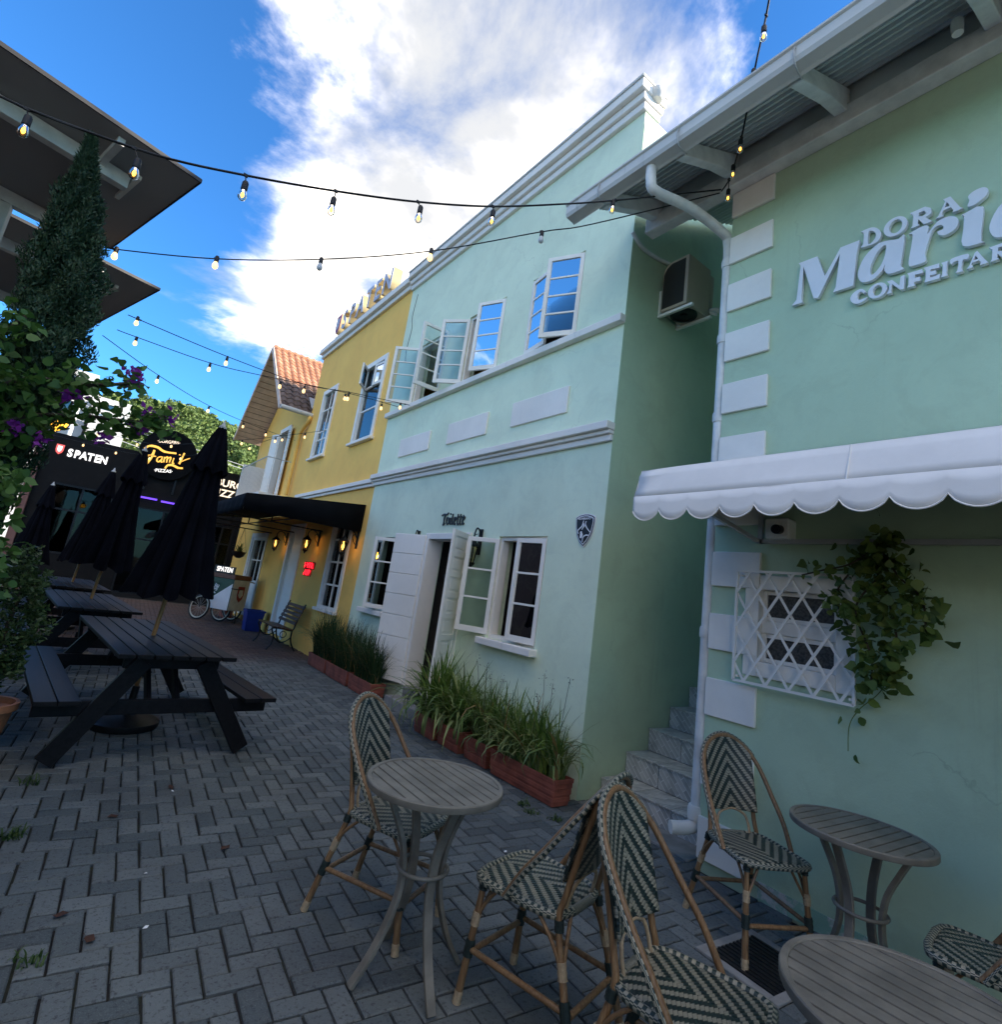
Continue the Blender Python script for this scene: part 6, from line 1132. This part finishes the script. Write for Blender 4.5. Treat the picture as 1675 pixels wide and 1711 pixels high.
# ------------------------------------------------------------------ festoon strings
def festoon(path, bulbs, label, big=False, sub=6, drop=.05, size=1.0, lit=True, off=()):
    t = thing('festoon_string', label, 'string lights', path[0]); c_ = crom(path, sub); s = MB(); s.tube(c_, .0065 if big else .005, 6); s.build('cable', 'cable', t, smooth=60)
    for i, p in enumerate(bulbs):
        q = min(c_, key=lambda v_: (v_ - Vector(p)).length); x, y, z = p; k = size
        so_ = MB(); so_.tube([(q.x, q.y, q.z - .002), (x, y, z + .055 * k)], .0035, 5); so_.lathe([(.012 * k, .065 * k), (.017 * k, .055 * k), (.0175 * k, .012 * k), (.013 * k, .008 * k)], 10, Matrix.Translation((x, y, z))); 
        so_.bar((q.x - .012, q.y, q.z), (q.x + .012, q.y, q.z), .012, .016); sk_ = so_.build('socket', 'cable', t, smooth=40)
        b_ = MB(); b_.lathe([(.013 * k, .010 * k), (.019 * k, -.008 * k), (.0235 * k, -.026 * k), (.021 * k, -.042 * k), (.011 * k, -.053 * k), (.002 * k, -.056 * k)], 12, Matrix.Translation((x, y, z)))
        if i in off: b_.build('bulb', 'bulboff', sk_, smooth=60)
        elif big:
            b_.build('bulb', 'bulbglass', sk_, smooth=60); f_ = MB(); f_.lathe([(.003, .0), (.008, -.014), (.009, -.026), (.004, -.036)], 8, Matrix.Translation((x, y, z))); f_.build('filament', 'bulb', sk_, smooth=60)
        else: b_.build('bulb', 'bulbfar', sk_, smooth=60)
festoon([(-1.5, 3.4, 3.58), (-0.86, 3.27, 3.52), (-0.72, 3.24, 3.51), (-0.24, 3.15, 3.54), (0.18, 3.06, 3.63), (0.64, 2.96, 3.76), (1.12, 2.87, 3.93), (1.61, 2.77, 4.14), (2.12, 2.66, 4.41), (2.57, 2.57, 4.67), (3.64, 2.37, 5.33)],
        [(-.74, 3.24, 3.41), (-.29, 3.15, 3.41), (.19, 3.06, 3.53), (.64, 2.96, 3.65), (1.14, 2.86, 3.84), (1.62, 2.77, 4.05), (2.55, 2.58, 4.60)], 'thick festoon cable of pear bulbs from the canopy to the eave corner', True)
festoon([(-0.61, 5.46, 3.96), (-0.46, 5.35, 3.94), (0.24, 4.84, 3.98), (0.95, 4.32, 4.11), (1.68, 3.79, 4.33), (2.41, 3.26, 4.66), (2.75, 3.01, 4.8), (3.64, 2.38, 5.30)], [(-.44, 5.34, 3.90), (.25, 4.83, 3.94), (.95, 4.32, 4.06), (1.68, 3.79, 4.29), (2.42, 3.26, 4.61)], 'thin festoon string passing below the thick festoon cable', off=(2, 4))
festoon([(3.64, 2.36, 5.31), (3.38, 2.12, 5.14), (3.11, 1.88, 5.15), (2.87, 1.66, 5.42), (2.64, 1.47, 5.47), (2.2, 1.1, 5.75), (1.2, .2, 6.1), (-2.6, -3.2, 5.2)], [(3.47, 2.19, 5.05), (3.28, 2.04, 5.06), (3.10, 1.88, 5.06), (2.85, 1.66, 5.31), (2.62, 1.47, 5.30)], 'festoon cable climbing steeply from the eave corner overhead', True)
sh_ = thing('string_anchor_post', 'steel post holding the overhead festoon cable', 'post', (-2.6, -3.2, 0)); s = MB(); s.tube([(-2.6, -3.2, -.02), (-2.6, -3.2, 5.25)], .05, 12); s.build('post', 'steel', sh_, smooth=50)
festoon([(-.30, 6.95, 3.99), (0.78, 7.27, 4.02), (1.84, 7.54, 4.10), (2.53, 7.71, 4.27), (3.72, 8.0, 4.52)], [(-.21, 7.03, 3.98), (.78, 7.27, 3.95), (1.84, 7.54, 4.02), (2.53, 7.71, 4.18), (3.5, 7.95, 4.42)], 'festoon string from the further canopy to the left end of the mint sill band', size=.95)
festoon([(-.38, 7.55, 3.98), (-.18, 7.64, 4.0), (0.66, 7.78, 4.03), (1.35, 7.9, 4.14), (2.69, 8.13, 4.40), (3.72, 8.32, 4.54)], [(-.18, 7.64, 3.94), (.66, 7.78, 3.96), (1.6, 7.95, 4.10), (2.62, 8.12, 4.31), (3.3, 8.25, 4.40)], 'festoon string sharing the mint sill band end with its neighbour', size=.95)
festoon([(-.52, 7.95, 3.98), (0.17, 9.04, 4.0), (1.09, 10.59, 4.15), (2.28, 12.6, 4.50), (3.75, 15.05, 5.0)], [(.17, 9.04, 3.93), (1.05, 10.5, 4.06), (1.9, 12.0, 4.3), (2.6, 13.15, 4.52), (3.2, 14.1, 4.72)], 'festoon string running down the court to the gable wing', size=1.0)
festoon([(-1.6, 18.5, 4.6), (.5, 16.6, 4.2), (2.24, 14.15, 4.42), (3.0, 13.3, 4.62), (3.74, 12.5, 4.85)], [(-.6, 17.7, 4.30), (.3, 16.9, 4.16), (1.0, 15.95, 4.18), (1.7, 15.0, 4.25), (2.3, 14.1, 4.36), (2.9, 13.45, 4.50), (3.4, 12.85, 4.66)], 'festoon string crossing in front of the yellow wall towards the bar', size=1.1)
festoon([(-1.7, 19.9, 4.3), (.6, 18.2, 4.1), (2.4, 16.4, 4.5), (3.5, 14.7, 5.1)], [(-.9, 19.3, 4.15), (-.1, 18.7, 4.06), (.7, 18.1, 4.04), (1.4, 17.5, 4.15), (2.1, 16.7, 4.32), (2.8, 15.8, 4.62)], 'festoon string hung in front of the round amber sign', size=1.1)
# ------------------------------------------------------------------ small things on the ground
dg = thing('drain_grate', 'square black drain grate in a concrete frame beside the green wall', 'drain grate', (3.12, 1.53, 0))
GT = Matrix.Translation((3.12, 1.54, .004)) @ Matrix.Rotation(R(-3), 4, 'Z'); s = MB()
for a, b_ in (((-.24, -.21, -.01), (.24, -.165, .004)), ((-.24, .165, -.01), (.24, .21, .004)), ((-.24, -.165, -.01), (-.195, .165, .004)), ((.195, -.165, -.01), (.24, .165, .004))): s.span(a, b_, GT)
s.build('frame', 'concrete', dg, bevel=.003); s = MB(); s.span((-.195, -.165, -.008), (.195, .165, -.001), GT); s.build('pit', 'dark', dg)
for k in range(12): s = MB(); s.box((-.178 + .0325 * k, 0, .0015), (.014, .33, .005), GT); s.build('grate_bar', 'iron', dg)
MT['weed'] = leafm('weed_leaf', (.035, .075, .018, 1), (.08, .13, .035, 1)); 
for (x, y, n, l_) in ((.03, 3.86, 44, .07), (.19, 2.77, 22, .055), (3.27, 3.20, 30, .05), (3.22, 3.5, 36, .05), (3.18, 3.35, 30, .045), (.05, 4.62, 30, .08), (3.0, 2.65, 16, .04)):
    v_, f_ = blades(n, (x - .05, x + .05, y - .04, y + .04, .0), .9, l_, .008, 1.6, int(x * 100 + y * 10), 4); o = npmesh('weed_tuft', v_, f_, 'weed', None, kind='stuff'); tag(o, 'tuft of weeds growing in the paver joints', 'weeds', 'weed tufts in the joints')
MT['dryleaf'] = plain('dry_leaf', (.055, .022, .012, 1), .8); MT['paper'] = plain('paper', (.75, .75, .75, 1), .8)
for k, (x, y) in enumerate(((.448, 3.99), (.82, 4.35), (.30, 3.05), (.36, 2.86), (.96, 3.42))):
    m_ = MB(); a = k * 1.7; pts = [(0, 0, .006), (.02, .018, .014), (.05, .012, .008), (.062, 0, .014), (.045, -.016, .006), (.02, -.018, .012)]; T = Matrix.Translation((x, y, 0)) @ Matrix.Rotation(a, 4, 'Z'); m_.add(pts, [(0, 1, 5), (1, 2, 4, 5), (2, 3, 4)], T); m_.add([(0, 0, .005), (-.03, .004, .003), (-.03, .001, .003)], [(0, 1, 2)], T); tag(m_.build('dry_leaf', 'dryleaf'), 'curled brown dry leaf lying on the pavers', 'leaf', 'dry leaves on the pavers')
for k, (x, y) in enumerate(((.555, 2.84), (.83, 4.31), (.60, 3.3), (2.55, 2.9))):
    m_ = MB(); T = Matrix.Translation((x, y, .002)) @ Matrix.Rotation(k * 2.1, 4, 'Z'); m_.add([(0, 0, 0), (.012, .004, .008), (.016, -.006, .002), (.024, .004, .007), (.010, .012, .003)], [(0, 2, 1), (1, 2, 3), (1, 3, 4), (0, 1, 4)], T); tag(m_.build('paper_scrap', 'paper'), 'tiny scrap of white paper on the pavers', 'paper scrap', 'paper scraps on the pavers')
